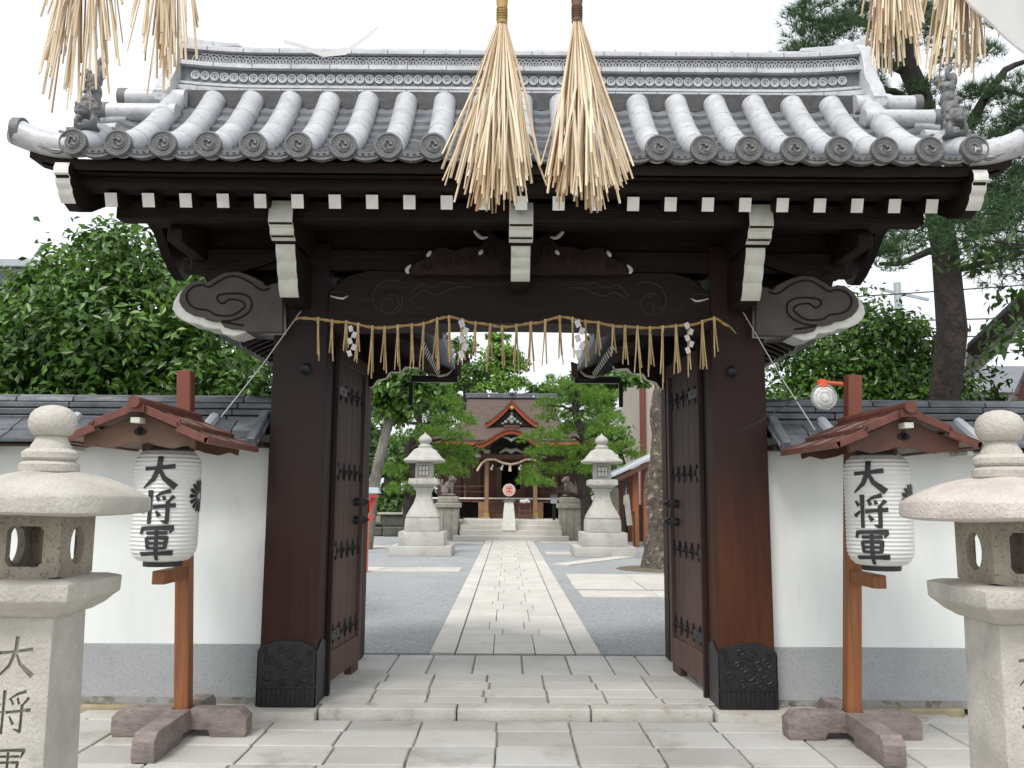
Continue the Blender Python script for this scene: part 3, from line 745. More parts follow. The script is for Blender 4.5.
for sx in (-1, 1):   # ridge-end tiles
    o = MB(); X = sx * 2.55
    out = [(5.84, 4.30), (5.80, 4.40), (5.86, 4.52), (5.93, 4.62), (5.95, 4.76), (5.98, 4.86), (6.06, 4.94), (6.2, 4.99), (6.34, 4.94), (6.42, 4.86), (6.45, 4.76), (6.47, 4.62), (6.54, 4.52), (6.60, 4.40), (6.56, 4.30)]
    o.prism(out, 'yz', min(X, X + sx * .10), max(X, X + sx * .10))
    og = o.build('ridge_end_tile', 'tile', rf, bevel=.012, seg=2)
    q = MB(); q.prism([(X + sx * .12, 5.05), (X + sx * .02, 4.995), (X - sx * .15, 4.955), (X - sx * .40, 4.935), (X - sx * .42, 4.90), (X + sx * .10, 4.88)], 'xz', 6.10, 6.30); q.build('ridge_end_horn', 'tile', og, bevel=.01); q = MB()
    q.lathe([(.05, -.02), (.06, .08), (.05, .09), (.01, .095)], (X + sx * .06, 5.90, 4.38), 14, axis='y')
    q.build('ridge_end_scroll', 'tile', og)
    q = MB(); 
    for c in ((6.2, 4.58), (6.08, 4.5), (6.32, 4.5), (6.2, 4.75)): q.lathe([(.06, 0), (.05, .03), (.01, .05)] if sx > 0 else [(.06, 0), (.05, -.03), (.01, -.05)], (X + sx * .10, c[0], c[1]), 14, axis='x')
    q.build('ridge_end_boss', 'tilee', og)
    # side-facing gable tiles
    def side_tile(t, x0, x1, r, dz=0, bend=0):
        y_, z_ = prof(t); m = MB(); z_ += .055 + dz
        pts = [(sx * (x0 + (x1 - x0) * k / 6), y_, z_ + bend * (k / 6) ** 2) for k in range(7)]
        m.tube(pts, [r] * 5 + [r * 1.0, r * 1.06], 18)
        ob = m.build('gable_tile', 'tile', rf)
        e = MB(); px_, py_, pz_ = pts[-1]
        e.lathe([(r * 1.1, -.05 * sx), (r * 1.12, .004 * sx), (r * .95, .008 * sx), (r * .85, 0), (.004, 0)], (px_, py_, pz_), 24, axis='x')
        for k in range(3):
            a0 = 2 * PI * k / 3; e.tube([(px_ + sx * .002, py_ + (.016 + .03 * j / 8) * math.cos(a0 + .4 * j), pz_ + (.016 + .03 * j / 8) * math.sin(a0 + .4 * j)) for j in range(9)], [.012 * (1 - j / 9) + .002 for j in range(9)], 6)
        e.build('gable_tile_end', 'tilee', ob)
    side_tile(.98, 2.45, 2.93, .068, .015); side_tile(.80, 2.45, 2.99, .068, .01)
    side_tile(.03, 2.84, 3.21, .080, -.012, .095)
    m = MB()       # flat tile lip at the corner
    A = [(sx * (2.86 + .27 * k / 6), 5.09, 3.635 + .09 * (k / 6) ** 2) for k in range(7)]; m.grid([A, [(a, b, c + .055) for a, b, c in A], [(a, b + .1, c + .07) for a, b, c in A]]); m.build('corner_tile', 'tile', rf)
    # gable edge covering
    m = MB()
    for k in range(5):
        y_, z_ = prof(.10 + k * .17); m.tube([(sx * 2.80, y_ + .02, z_ + .035), (sx * 2.98, y_ + .02, z_ + .02)], .052, 12)
    m.build('gable_edge_tiles', 'tile', rf)
# lions doing a handstand on the roof corners
for sx in (-1, 1):
    X = sx * 2.82; y0 = 5.27; z0 = 3.86
    B = [((X, y0 - .03, z0 + .115), (.062, .06, .058)), ((X, y0 - .085, z0 + .095), (.036, .035, .028)), ((X, y0 - .09, z0 + .07), (.030, .03, .012)),
         ((X, y0 + .02, z0 + .19), (.062, .06, .075)), ((X, y0 + .04, z0 + .27), (.052, .05, .07)), ((X, y0 + .04, z0 + .35), (.05, .05, .05)),
         ((X - .05, y0 - .04, z0 + .03), (.022, .035, .05)), ((X + .05, y0 - .04, z0 + .03), (.022, .035, .05)), ((X, y0, z0 - .0), (.075, .08, .025)),
         ((X - .02, y0 - .083, z0 + .135), .014), ((X + .02, y0 - .083, z0 + .135), .014), ((X, y0 - .112, z0 + .107), .012),
         ((X - .05, y0 + .05, z0 + .40), (.022, .03, .05)), ((X + .045, y0 + .04, z0 + .41), (.022, .03, .055)), ((X - .075, y0 + .03, z0 + .39), (.025, .02, .016)), ((X + .01, y0 + .05, z0 + .46), (.016, .016, .05)), ((X + .03, y0 + .05, z0 + .50), (.02, .02, .03))]
    for k in range(14):
        a = 2 * PI * k / 14; B.append(((X + .066 * math.cos(a), y0 - .045 + .01 * (k % 2), z0 + .125 + .062 * math.sin(a)), .018))
    for k in range(10): B.append(((X + rnd.uniform(-.06, .06), y0 + rnd.uniform(-.05, .03), z0 + .19 + rnd.uniform(0, .18)), rnd.uniform(.012, .022)))
    blob('lion_ornament', B, 'tilee', rf, .008)

# ---- small roofs over the rear brace posts
def prr(x, sx): return 0
for sx in (-1, 1):
    XR = sx * 1.48; hwid = .88; zr = 3.16; ze = 2.74; Y0, Y1 = 6.62, 8.28
    pr = MB().b2(XR - .11, XR + .11, 7.78, 8.0, PL, 2.70).build('rear_post', 'wood', gate, bevel=.01)
    MB().b2(XR - .06, XR + .06, 6.41, 7.775, 2.42, 2.58).build('tie_beam', 'wood', gate, bevel=.006)
    MB().b2(XR - .07, XR + .07, 6.45, 8.2, 2.72, 2.86).build('roof_beam', 'wood', gate, bevel=.006)
    s = MB()
    for k in range(2):
        q = 1 if k else -1; P = []
        for t in range(7):
            u = t / 6; x = XR + q * hwid * u; z = zr - (zr - ze) * (1.25 * u - .25 * u * u); P.append((x, z))
        s.grid([[(a, Y0, b) for a, b in P], [(a, Y1, b) for a, b in P]]); s.grid([[(a, Y0, b + .07) for a, b in P], [(a, Y1, b + .07) for a, b in P]])
        for yy in (Y0, Y1): s.grid([[(a, yy, b) for a, b in P], [(a, yy, b + .07) for a, b in P]])
        s.grid([[(P[-1][0], Y0, P[-1][1]), (P[-1][0], Y1, P[-1][1])], [(P[-1][0], Y0, P[-1][1] + .07), (P[-1][0], Y1, P[-1][1] + .07)]])
    sr = s.build('rear_roof', 'tiled', gate)
    tt = MB()
    for q in (-1, 1):
        y_ = Y0 + .06
        while y_ < Y1:
            tt.tube([(XR + q * hwid * u, y_, zr - (zr - ze) * (1.25 * u - .25 * u * u) + .08) for u in (0, .25, .5, .75, 1.0)], .06, 12); y_ += .235
    tt.tube([(XR, Y0, zr + .14), (XR, Y1 + .05, zr + .14)], .10, 12)
    tt.build('rear_roof_tiles', 'tile', sr)
    for q in (-1, 1):
        y_ = Y0 + .05
        for k in range(13):
            xe = XR + q * .72; ze_ = 2.715 - .0
            MB().bar((xe, y_, 2.70), (XR, y_, 3.02), .045, .055).build('rear_rafter', 'wood', sr)
            MB().bar((xe + q * .002, y_, 2.6985), (xe + q * .006, y_, 2.6967), .045, .055).build('rear_rafter_end', 'white', sr, smooth=0)
            y_ += .128
        bd = [(XR, 3.18), (XR + q * .3, 3.02), (XR + q * .6, 2.86), (XR + q * .82, 2.80), (XR + q * .94, 2.84), (XR + q * .93, 2.70), (XR + q * .84, 2.655), (XR + q * .72, 2.66), (XR + q * .56, 2.74), (XR + q * .3, 2.90), (XR, 3.04)]
        o = MB().prism(bd, 'xz', Y1, Y1 + .06).build('rear_bargeboard', 'wood', sr, bevel=.004)
        MB().tube([(XR + q * a, Y1 - .004, b) for a, b in ((.60, 2.745), (.66, 2.705), (.73, 2.685), (.80, 2.70), (.84, 2.735), (.86, 2.77))], [.005, .012, .014, .013, .010, .004], 8).build('painted_curl', 'cream', o)
    MB().prism([(XR - .62, 2.745), (XR + .62, 2.745), (XR + .55, 2.80), (XR, 3.08), (XR - .55, 2.80)], 'xz', 7.86, 7.90).build('rear_gable_infill', 'wood', gate)  # added board that keeps the sky out of the dark rear gable
    # white edged corbel facing the opening
    cb = [(XR, 2.74), (XR - sx * .58, 2.74), (XR - sx * .56, 2.70), (XR - sx * .44, 2.71), (XR - sx * .40, 2.66), (XR - sx * .30, 2.66), (XR - sx * .26, 2.60), (XR - sx * .18, 2.58), (XR - sx * .14, 2.52), (XR - sx * .04, 2.50), (XR, 2.46)]
    MB().prism(cb, 'xz', 7.84, 7.94, side=lambda p, q: 1 if min(p[1], q[1]) < 2.73 else 0).build('corbel', ['wood', 'cream'], gate, bevel=.003)
    gt = MB(); gt.b2(min(XR - sx * .44, XR - sx * .90), max(XR - sx * .44, XR - sx * .90), 8.345, 8.41, 2.635, 2.70); gt.b2(XR - sx * .44 - .02, XR - sx * .44 + .02, 8.35, 8.395, 2.40, 2.634)
    gt.build('gutter', 'iron', sr, bevel=.004)

# ================================================================== WALLS
for sx in (-1, 1):
    side = 'left' if sx < 0 else 'right'
    x0, x1 = sx * 1.80, sx * 7.5; a, b = min(x0, x1), max(x0, x1)
    wl = thing('plaster_wall', 'white plaster wall with grey base and dark tile coping, %s of the gate' % side, 'wall', (x0, 6.4, 0), 'walls flanking the gate')
    MB().b2(a, b, 6.24, 6.50, .46, 1.95).build('plaster_panel', 'plaster', wl, smooth=0)
    MB().b2(a, b, 6.232, 6.508, .04, .458).build('rendered_base', 'render', wl, bevel=.004)
    fs = MB(); x = a
    while x < b: fs.b2(x, min(x + rnd.uniform(.5, .9), b) - .01, 6.19, 6.53, -.03, .055 + rnd.uniform(-.01, .01)); x += .72
    fs.build('base_stones', 'mossy', wl, bevel=.015)
    MB().b2(a, b, 6.228, 6.2315, .045, .10).build('splash_band', 'render2', wl, smooth=0)
    MB().b2(a, b, 5.99, 6.75, 1.852, 1.885).build('eave_board', 'wood', wl)
    ct = MB()
    for sg in (1, -1):
        f = (lambda y: y) if sg > 0 else (lambda y: 12.74 - y)
        x = a
        while x < b:
            xn = min(x + .26, b)
            for (ya, za, yb_, zb) in ((5.90, 1.865, 6.06, 1.945), (6.03, 1.945, 6.22, 2.05)):
                vv = [(x + .004, f(ya), za), (xn - .004, f(ya), za), (xn - .004, f(yb_), zb), (x + .004, f(yb_), zb)]
                ct.add(vv + [(p, q, r + .028) for p, q, r in vv], [(0, 3, 2, 1), (4, 5, 6, 7), (0, 1, 5, 4), (1, 2, 6, 5), (2, 3, 7, 6), (3, 0, 4, 7)])
            x = xn
    ct.build('coping_tiles', 'walltile', wl, bevel=.004)
    rb = MB(); x = a + .45
    for k in range(5):
        xx = sx * (2.2 + k * 1.0) + .02 * sx
        rb.tube([(xx, 5.90, 1.905), (xx, 6.2, 2.07)], .04, 8)
    rb.build('coping_rib', 'metalr', wl)
    cc = MB()
    for z0, z1, o_ in ((2.03, 2.075, .20), (2.085, 2.13, .17), (2.14, 2.18, .14)):
        x = a + rnd.uniform(-.3, 0)
        while x < b:
            l = .62; cc.b2(max(x, a), min(x + l - .006, b), 6.37 - o_, 6.37 + o_, z0 + rnd.uniform(-.002, .002), z1); x += l
    x = a
    while x < b: cc.prism([(6.27, 2.187), (6.28, 2.225), (6.32, 2.245), (6.42, 2.245), (6.46, 2.225), (6.47, 2.187)], 'yz', x, min(x + .42, b) - .005); x += .42
    cc.build('coping_ridge', 'walltile', wl, bevel=.006)
    e = MB(); e.bar((sx * 1.845, 5.86, 1.86), (sx * 1.845, 6.2, 2.09), .06, .09); e.build('coping_end', 'walltile', wl, bevel=.008)
    tt = MB()
    for k in range(7):
        xx = sx * (1.93 + k * .62); tt.b2(xx - .022, xx + .022, 5.96, 6.2, 1.815, 1.85)
    tt.build('eave_block', 'cream', wl, bevel=.004)

# ================================================================== SHIMENAWA ON THE GATE
RY = 5.965
sh = thing('straw_rope', 'thin sacred straw rope with hanging tassels across the gate opening', 'sacred rope', W(519, 322, RY))
key = [(300, 318), (316, 319), (340, 322), (380, 328), (415, 325), (449, 317), (475, 323), (505, 327), (535, 323), (561, 317), (590, 322), (620, 326.5), (650, 328), (690, 325), (715, 318.5), (729, 326)]
def ry(px):
    for (a, b), (c, d) in zip(key[:-1], key[1:]):
        if a <= px <= c: t = (px - a) / (c - a); t = t * t * (3 - 2 * t); return b + (d - b) * t
    return key[-1][1]
pts = [W(px, ry(px), RY) for px in np.arange(300, 730, 3)]
rp = MB(); rp.tube(pts, .0085, 8)
for q in range(2): rp.tube([Vector(p) + Vector((0, .007 * math.cos(i * .9 + q * PI), .007 * math.sin(i * .9 + q * PI))) for i, p in enumerate(pts)], .005, 5)
for a in (0, 1, 2, 3): rp.tube([pts[-1], pts[-1] + Vector((.02 + .01 * a, 0, -.015 * a - .01))], .003, 4); rp.tube([pts[0], pts[0] + Vector((-.02 - .01 * a, 0, -.012 * a + .01))], .003, 4)
rp.build('rope', 'strawd', sh)
px = 318; n = 0
while px < 722:
    t = MB(); top = W(px, ry(px), RY); L0 = .34 + .05 * math.sin(px * .05) + rnd.uniform(-.05, .06)
    if 395 < px < 645: L0 *= .98
    for k in range(rnd.choice((3, 4, 5))):
        dx = rnd.uniform(-.028, .028); dy = rnd.uniform(-.02, .02); l = L0 * rnd.uniform(.7, 1.02)
        t.tube([top + Vector((dx * .08, 0, .008)), top + Vector((dx * .4, dy * .5, -l * .45)), top + Vector((dx, dy, -l))], [.0062, .0055, .0045], 5)
    t.tube([top + Vector((0, 0, .012)), top + Vector((0, -.004, -.03))], .010, 6)
    t.build('straw_tassel', 'strawt', sh); px += 13.2 + rnd.uniform(-1.5, 1.5)
for (px, py, s_) in ((353, 326, 1.0), (464, 321, 1.25), (580, 321, 1.2), (689, 323, 1.0)):
    p = W(px, py, RY - .02); m_ = MB(); z = 0; x = 0
    for k in range(5):
        hgt = .044 * s_; dx = (.012 if k % 2 else -.016); wdt = .032 * s_
        c = p + Vector((dx - .006 * k * (1 if px < 500 else -1) * (s_ > 1.1) * 0, -.003 * k - .004, -.02 - k * .045 * s_))
        m_.box(c, (wdt, .0012, hgt), ry=.5 * (1 if k % 2 else -1) * .7, rz=.3 * (1 if k % 2 else -1))
    m_.tube([p, p + Vector((0, 0, -.02))], .002, 4)
    m_.build('paper_streamer', 'paper', sh, smooth=0)
# guy wires
for sx, a, b, lab in ((-1, (301, 311), (221, 417), 'thin pale cord from the left gate post down over the wall'), (1, (743, 312), (815, 430), 'thin pale cord from the right gate post down over the wall')):
    p0 = W(*a, 6.06); p1 = W(*b, 5.75)
    tag(MB().tube([p0, (p0 + p1) / 2 + Vector((0, 0, -.02)), p1], .004, 6).build('cord', 'wire'), lab, 'cord', 'cords beside the gate')

# ================================================================== HANGING STRAW BUNDLES
SY = 3.5
def bundle(top, bot, spread, n, label, neck=True, seed=0, ragged=.13, stray=6):
    R = random.Random(seed); t0 = W(*top, SY); b0 = W(*bot, SY)
    o = thing('straw_bundle', label, 'straw bundle', t0, 'straw bundles hanging in front of the roof')
    s = MB(); L0 = t0.z - b0.z
    for k in range(n):
        a = R.uniform(0, 2 * PI); rr = math.sqrt(R.random()); st = k < stray
        ex = spread * (rr if not st else R.uniform(1.0, 1.2)) * math.cos(a); ey = spread * .75 * rr * math.sin(a)
        l = L0 * (1 - ragged * R.random() ** 1.2 - (.10 if rr > .8 else 0) - (.08 if st else 0)); q = Vector((.015 * math.cos(a) * rr, .015 * math.sin(a) * rr, 0))
        end = t0 + q + Vector((ex + (b0.x - t0.x), ey, -l)) + Vector((R.gauss(0, .012), 0, 0)); tw = Vector((R.uniform(-.03, .03), R.uniform(-.02, .02), 0)); mid = t0.lerp(end, .5) + q * .5 + Vector((ex * -.09, ey * -.09, 0)) + tw
        r0 = R.uniform(.0030, .0066)
        s.tube([t0 + q, mid, end], [r0 * .6, r0, r0 * R.uniform(.7, 1.15)], 5, flat=R.uniform(.35, .9))
    s.build('stalks', 'straw', o)
    nk = MB(); nk.tube([t0 + Vector((0, 0, -.02)), t0 + Vector((0, 0, .03)), t0 + Vector((0, 0, .09)), t0 + Vector((0, 0, .17))], [.024, .021, .026, .016], 12)
    for k in range(5): nk.lathe([(.019, -.006), (.026, 0), (.019, .006)], t0 + Vector((0, 0, .0 + k * .012)), 12)
    nk.build('neck_binding', 'strawn' if seed % 2 == 0 else 'strawd', o)
    return o
bundle((502, 20), (493, 207), .185, 120, 'pale straw bundle at the centre left, tied at its neck', seed=1)
bundle((577, 18), (586, 205), .18, 125, 'brown necked straw bundle at the centre right', seed=2)
bundle((96, -150), (76, 108), .17, 85, 'straw bundle at the far left, longest stalks in front of the roof lion', seed=3, ragged=.3)
bundle((172, -160), (158, 92), .125, 48, 'thinner straw bundle second from the left', seed=4, ragged=.2)
bundle((886, -170), (896, 72), .12, 75, 'straw bundle right of the roof ridge, first of the right pair', seed=5, ragged=.16)
bundle((968, -170), (962, 78), .165, 100, 'straw bundle at the far right beside the white cloth', seed=6, ragged=.25)
rope = thing('hanging_rope', 'thick straw rope above the picture that carries the straw bundles', 'rope', (0, SY, 4.2))
pts = []
for i in range(61):
    t = i / 60; x = -3.6 + 7.2 * t
    z = 4.62 - .70 * math.exp(-((x - .12) / 1.1) ** 2)
    pts.append(Vector((x, SY, z)))
r = MB(); r.tube(pts, .05, 12)
for q in range(2): r.tube([p + Vector((0, .035 * math.cos(i * .7 + q * PI), .035 * math.sin(i * .7 + q * PI))) for i, p in enumerate(pts)], .03, 8)
for px_, py_ in ((502, 20), (577, 18), (96, -150), (172, -160), (886, -170), (968, -170)):
    p = W(px_, py_, SY); zz = 4.62 - .70 * math.exp(-((p.x - .12) / 1.1) ** 2)
    r.tube([p + Vector((0, 0, .12)), Vector((p.x, SY, max(zz, p.z + .2)))], .022, 8)
r.build('rope_strand', 'strawd', rope)
# white cloth at the upper right corner, very near
wc = thing('white_cloth', 'white cloth streamer hanging in at the top right corner', 'cloth', W(1040, -60, 3.42))
for q, y0_ in (([(1000, -235), (952, -60), (962, -2), (985, 22), (1005, 42), (1030, 60), (1075, 84), (1118, 20), (1112, -235)], 3.40),):
    pp = [W(a, b, y0_) for a, b in q]; m_ = MB(); P_ = smooth_curve([(p.x, 0, p.z) for p in pp], 3)
    top_ = [(p.x, y0_ + .03 * math.sin((p.x + p.z) * 9), p.z) for p in P_]; cxx = sum(p[0] for p in top_) / len(top_); czz = sum(p[2] for p in top_) / len(top_)
    n_ = len(top_)
    for d_ in (0, .012):
        rings_ = [[(cxx + (x - cxx) * f, y + d_ + .03 * (1 - f) * math.sin(x * 14 + z * 6), czz + (z - czz) * f) for x, y, z in top_] for f in (1, .8, .6, .4, .2, .02)]; m_.grid(rings_)
    m_.build('cloth_sheet', 'paper', wc, smooth=60)
pt_ = W(1055, -225, 3.41); MB().tube([pt_, Vector((pt_.x, 3.5, 4.55))], .006, 6).build('hanging_cord', 'paper', wc)
m_ = MB(); c = [W(a, b, 3.3) for a, b in ((283, 40), (300, 44), (322, 52), (345, 50), (362, 38), (378, 26))]
m_.grid([[p + Vector((0, 0, .002)) for p in c], [p + Vector((0, .02, -.004 - .007 * math.sin(i * .7))) for i, p in enumerate(c)]]); ps = m_.build('paper_strip', 'paper'); tag(ps, 'thin white paper strip curling above the roof ridge', 'paper strip')
MB().tube([c[2], Vector((c[2].x, 3.5, 4.5))], .0006, 4).build('thread', 'paper', ps)

# ================================================================== FOREGROUND STONE LANTERNS
def stone_lantern(cx, cy, label, sx):
    o = thing('stone_lantern', label, 'stone lantern', (cx, cy, 0), 'granite lanterns in front of the gate')
    R = math.radians(0)
    # column with carved characters
    col = MB().box((cx, cy, .52), (.315, .315, 1.04), taper=.90)
    c = col.build('column', 'granite', o, bevel=.014, seg=2)
    yf = cy - .155
    cut = None
    for gi, (gl, zc) in enumerate(((DAI, .885), (SHO, .685), (GUN, .485))):
        fm = lambda u, v, d, zc=zc: (cx + (u - .5) * .155, yf + d, zc + (v - .5) * .155)
        s_ = stroke_solids(gl, fm, -.03, .020)
        if cut is None: cut = s_
        else: cut.add(s_.v, s_.f)
    tmp = cut.build('tmp_cut', 'carve', None, smooth=0)
    c.data.materials.append(M['carve'])
    bpy.context.view_layer.update()
    md = c.modifiers.new('b', 'BOOLEAN'); md.operation = 'DIFFERENCE'; md.object = tmp; md.solver = 'EXACT'; md.use_self = True
    try: md.material_mode = 'TRANSFER'
    except Exception: pass
    bpy.context.view_layer.update()
    me = bpy.data.meshes.new_from_object(c.evaluated_get(bpy.context.evaluated_depsgraph_get()))
    c.modifiers.clear(); c.data = me; me.name = 'column'; bpy.data.objects.remove(tmp)
    # platform
    hp = .245; pf = MB()
    def frus(mb, z0, h0, z1, h1):
        vv = [(cx + a * h0, cy + b * h0, z0) for a, b in ((-1, -1), (1, -1), (1, 1), (-1, 1))] + [(cx + a * h1, cy + b * h1, z1) for a, b in ((-1, -1), (1, -1), (1, 1), (-1, 1))]
        mb.add(vv, [(0, 3, 2, 1), (4, 5, 6, 7), (0, 1, 5, 4), (1, 2, 6, 5), (2, 3, 7, 6), (3, 0, 4, 7)])
    prof_ = [(.155, 1.035), (.17, 1.042), (.20, 1.06), (.225, 1.085), (hp, 1.10), (hp + .003, 1.165), (.20, 1.178)]
    vv = []; ff = []
    for h_, z in prof_: vv += [(cx + a * h_, cy + b * h_, z) for a, b in ((-1, -1), (1, -1), (1, 1), (-1, 1))]
    for i in range(len(prof_) - 1): ff += [(i * 4 + k, i * 4 + (k + 1) % 4, i * 4 + 4 + (k + 1) % 4, i * 4 + 4 + k) for k in range(4)]
    ff += [(3, 2, 1, 0), tuple((len(prof_) - 1) * 4 + k for k in range(4))]
    pf.add(vv, ff); pf.build('platform', 'granite', o, bevel=.008, seg=2)
    # fire box : four corner posts + walls with square (front) and round (side) openings
    fb = MB(); h = .150; z0, z1 = 1.178, 1.425; th = .034
    def wall(axis, s_, hole):
        def P(u, z, d):
            return (cx + u, cy + s_ * (h - d), z) if axis == 'y' else (cx + s_ * (h - d), cy + u, z)
        N = 24; zc = (z0 + z1) / 2; outer = []; inner = []
        for k in range(N):
            a = 2 * PI * (k + .5) / N; ca, sa = math.cos(a), math.sin(a)
            mxx = max(abs(ca) / h, abs(sa) / ((z1 - z0) / 2)); outer.append((ca / mxx, zc + sa / mxx))
            if hole == 'sq': q = max(abs(ca), abs(sa)); inner.append((ca / q * .078, zc + sa / q * .078))
            else: inner.append((ca * .062, zc + sa * .076))
        for d, sg in ((0, 1), (th, -1)):
            k0 = len(fb.v); vv = [P(u, z, d) for u, z in outer] + [P(u, z, d) for u, z in inner]
            fb.add(vv, [(k, (k + 1) % N, N + (k + 1) % N, N + k) for k in range(N)])
        vv = [P(u, z, 0) for u, z in inner] + [P(u, z, th) for u, z in inner]
        fb.add(vv, [(k, (k + 1) % N, N + (k + 1) % N, N + k) for k in range(N)])
    for s_ in (-1, 1): wall('y', s_, 'sq'); wall('x', s_, 'round')
    fb.build('fire_box', 'graniteb', o, smooth=30)
    cpm = MB(); cpm.lathe([(.15, 1.423), (.27, 1.421), (.405, 1.426), (.420, 1.431), (.426, 1.438), (.425, 1.490), (.420, 1.499), (.38, 1.518), (.32, 1.542), (.25, 1.565), (.18, 1.582), (.10, 1.596), (.02, 1.600)], (cx, cy, 0), 64)
    for i_, (vx, vy, vz) in enumerate(cpm.v):
        an = math.atan2(vy - cy, vx - cx); q_ = 1 + .010 * math.sin(an * 5 + cx) + rnd.uniform(-.002, .002); cpm.v[i_] = (cx + (vx - cx) * q_, cy + (vy - cy) * q_, vz + .004 * math.sin(an * 3 + vz * 40))
    cpm.build('cap', 'granitep' if sx > 0 else 'granite', o, smooth=40)
    fin = MB()
    for (z0_, z1_, h_) in ((1.586, 1.640, .122), (1.640, 1.688, .115)):
        fin.lathe([(h_ * .90, z0_), (h_, z0_ + .010), (h_, z1_ - .016), (h_ * .82, z1_)], (cx, cy, 0), 24)
    fin.lathe([(.085, 1.685), (.082, 1.70), (.070, 1.718), (.062, 1.738)], (cx, cy, 0), 28)
    fin.lathe([(.058, 1.738), (.082, 1.748), (.097, 1.775), (.100, 1.80), (.092, 1.828), (.076, 1.847), (.052, 1.860), (.024, 1.867), (.004, 1.869)], (cx, cy, 0), 32)
    fin.build('finial', 'granite', o, smooth=40)
    MB().box((cx, cy, .02), (.62, .62, .10)).build('foot_slab', 'granite', o, bevel=.01)
    o.scale = (.915, .915, 1); return o
pl_ = W(47, 500, 3.5); pr_ = W(998, 510, 3.5)
stone_lantern(pl_.x, 3.5, 'pale granite lantern with rounded cap at the left edge, characters cut in its column', -1)
stone_lantern(pr_.x, 3.45, 'granite lantern with pinkish cap and an oval opening, at the right edge', 1)

# ================================================================== PAPER LANTERN STANDS
def stand(sx, label):
    X = sx * 2.13; Y = 5.65; o = thing('lantern_stand', label, 'lantern stand', (X, Y, 0), 'roofed lantern stands')
    MB().bar((X, Y, .10), (X + sx * .11, Y, 2.33), .092, .092, up=(0, 1, 0)).build('post', 'orw', o, bevel=.006)
    for dx, dy, l in ((-1, 0, .42), (1, 0, .41), (0, -1, .60), (0, 1, .42)):
        a0, a1 = .058, l; zt = .17
        q = [(a0, .045), (a0 + .12, .045), (a0 + .14, .0), (a1, .0), (a1 + .01, .03), (a1 + .01, .12), (a1 - .04, .165), (a0, zt)]
        if dx: f = MB().prism([(X + dx * a, b) for a, b in q], 'xz', Y - .065, Y + .065)
        else: f = MB().prism([(Y + dy * a, b) for a, b in q], 'yz', X - .065, X + .065)
        f.build('foot', 'greyw', o, bevel=.008, seg=2)
    # arm under lantern and arm above
    MB().b2(X + sx * .048 - .04, X + sx * .048 + .04, 5.24, Y - .05, .97, 1.05).build('lower_arm', 'orw', o, bevel=.005)
    MB().b2(X + sx * .085 - .035, X + sx * .085 + .035, 4.85, Y - .05, 1.83, 1.90).build('upper_arm', 'redw', o, bevel=.005)
    CX = X + (-.035 if sx < 0 else .045); YA, YB = 4.76, 5.70; hw = .40; zr = 1.975; ze = 1.80
    rf_ = None
    for q in (-1, 1):
        def rp_(u, y, dz=0): return (CX + q * hw * u, y, zr - (zr - ze) * (1.12 * u - .12 * u * u) + dz)
        m = MB(); Pn = [0, .25, .5]
        for (u0, u1, lift) in ((0, .62, .018), (.55, 1.0, 0)):
            rows_ = [[rp_(u0 + (u1 - u0) * k / 4, y, lift) for k in range(5)] for y in (YA + .03, YB)]
            rows2 = [[(a, b, c + .018) for a, b, c in r_] for r_ in rows_]
            m.grid(rows_); m.grid(rows2)
            for j in (0, 1): m.grid([rows_[j], rows2[j]])
            m.grid([[rows_[0][-1], rows_[1][-1]], [rows2[0][-1], rows2[1][-1]]])
        rr = m.build('roof_slope', 'shingle', o)
        m = MB()      # red edge boards and battens running down the slope
        for y in (YA + .015, YA + .30, YA + .60, YB):
            m.bar(rp_(0, y, .025), rp_(.6, y, .035), .03, .045 if y < YA + .1 else .03); m.bar(rp_(.58, y, .012), rp_(1.02, y, .012), .03, .045 if y < YA + .1 else .03)
        m.bar(rp_(1.0, YA, .01), rp_(1.0, YB + .02, .01), .03, .035); m.bar(rp_(.60, YA, .034), rp_(.60, YB + .01, .034), .025, .025)
        m.build('roof_batten', 'redw', rr, bevel=.003)
    rd = MB(); rd.tube([(CX, YA - .045, zr + .045), (CX, YB, zr + .045)], .034, 12); rd.bar((CX, YA - .02, zr + .01), (CX, YB, zr + .01), .10, .04)
    rd.build('roof_ridge', 'redw', o)
    for yy in (YA + .07, YB - .1):
        gb = [(CX - .31, 1.765), (CX - .26, 1.785), (CX - .18, 1.765), (CX - .10, 1.78), (CX - .04, 1.80), (CX, 1.79), (CX + .04, 1.80), (CX + .10, 1.78), (CX + .18, 1.765), (CX + .26, 1.785), (CX + .31, 1.765), (CX + .32, 1.83), (CX, 1.97), (CX - .32, 1.83)]
        gbd = MB().prism(gb, 'xz', yy, yy + .03).build('gable_board', 'carvw' if sx < 0 else 'hwood', o, bevel=.003)  # darker wood on the right puts that board's shade into its colour
        if yy < 5:
            h = MB()
            for a, b, r_ in ((-.018, .006, .018), (.018, .006, .018), (0, .022, .016), (0, -.006, .012)): h.lathe([(r_, 0), (r_, .003)], (CX + a, yy - .0005, 1.855 + b), 12, axis='y')
            h.build('cut_out_shade', 'dark', gbd)  # near-black discs paint the shade of a heart-shaped opening
            MB().b2(CX - .025, CX + .025, YA - .01, YA + .07, 1.905, 1.935).build('ridge_pole_end', 'cream', o)
    return o, CX
crest_n = 16
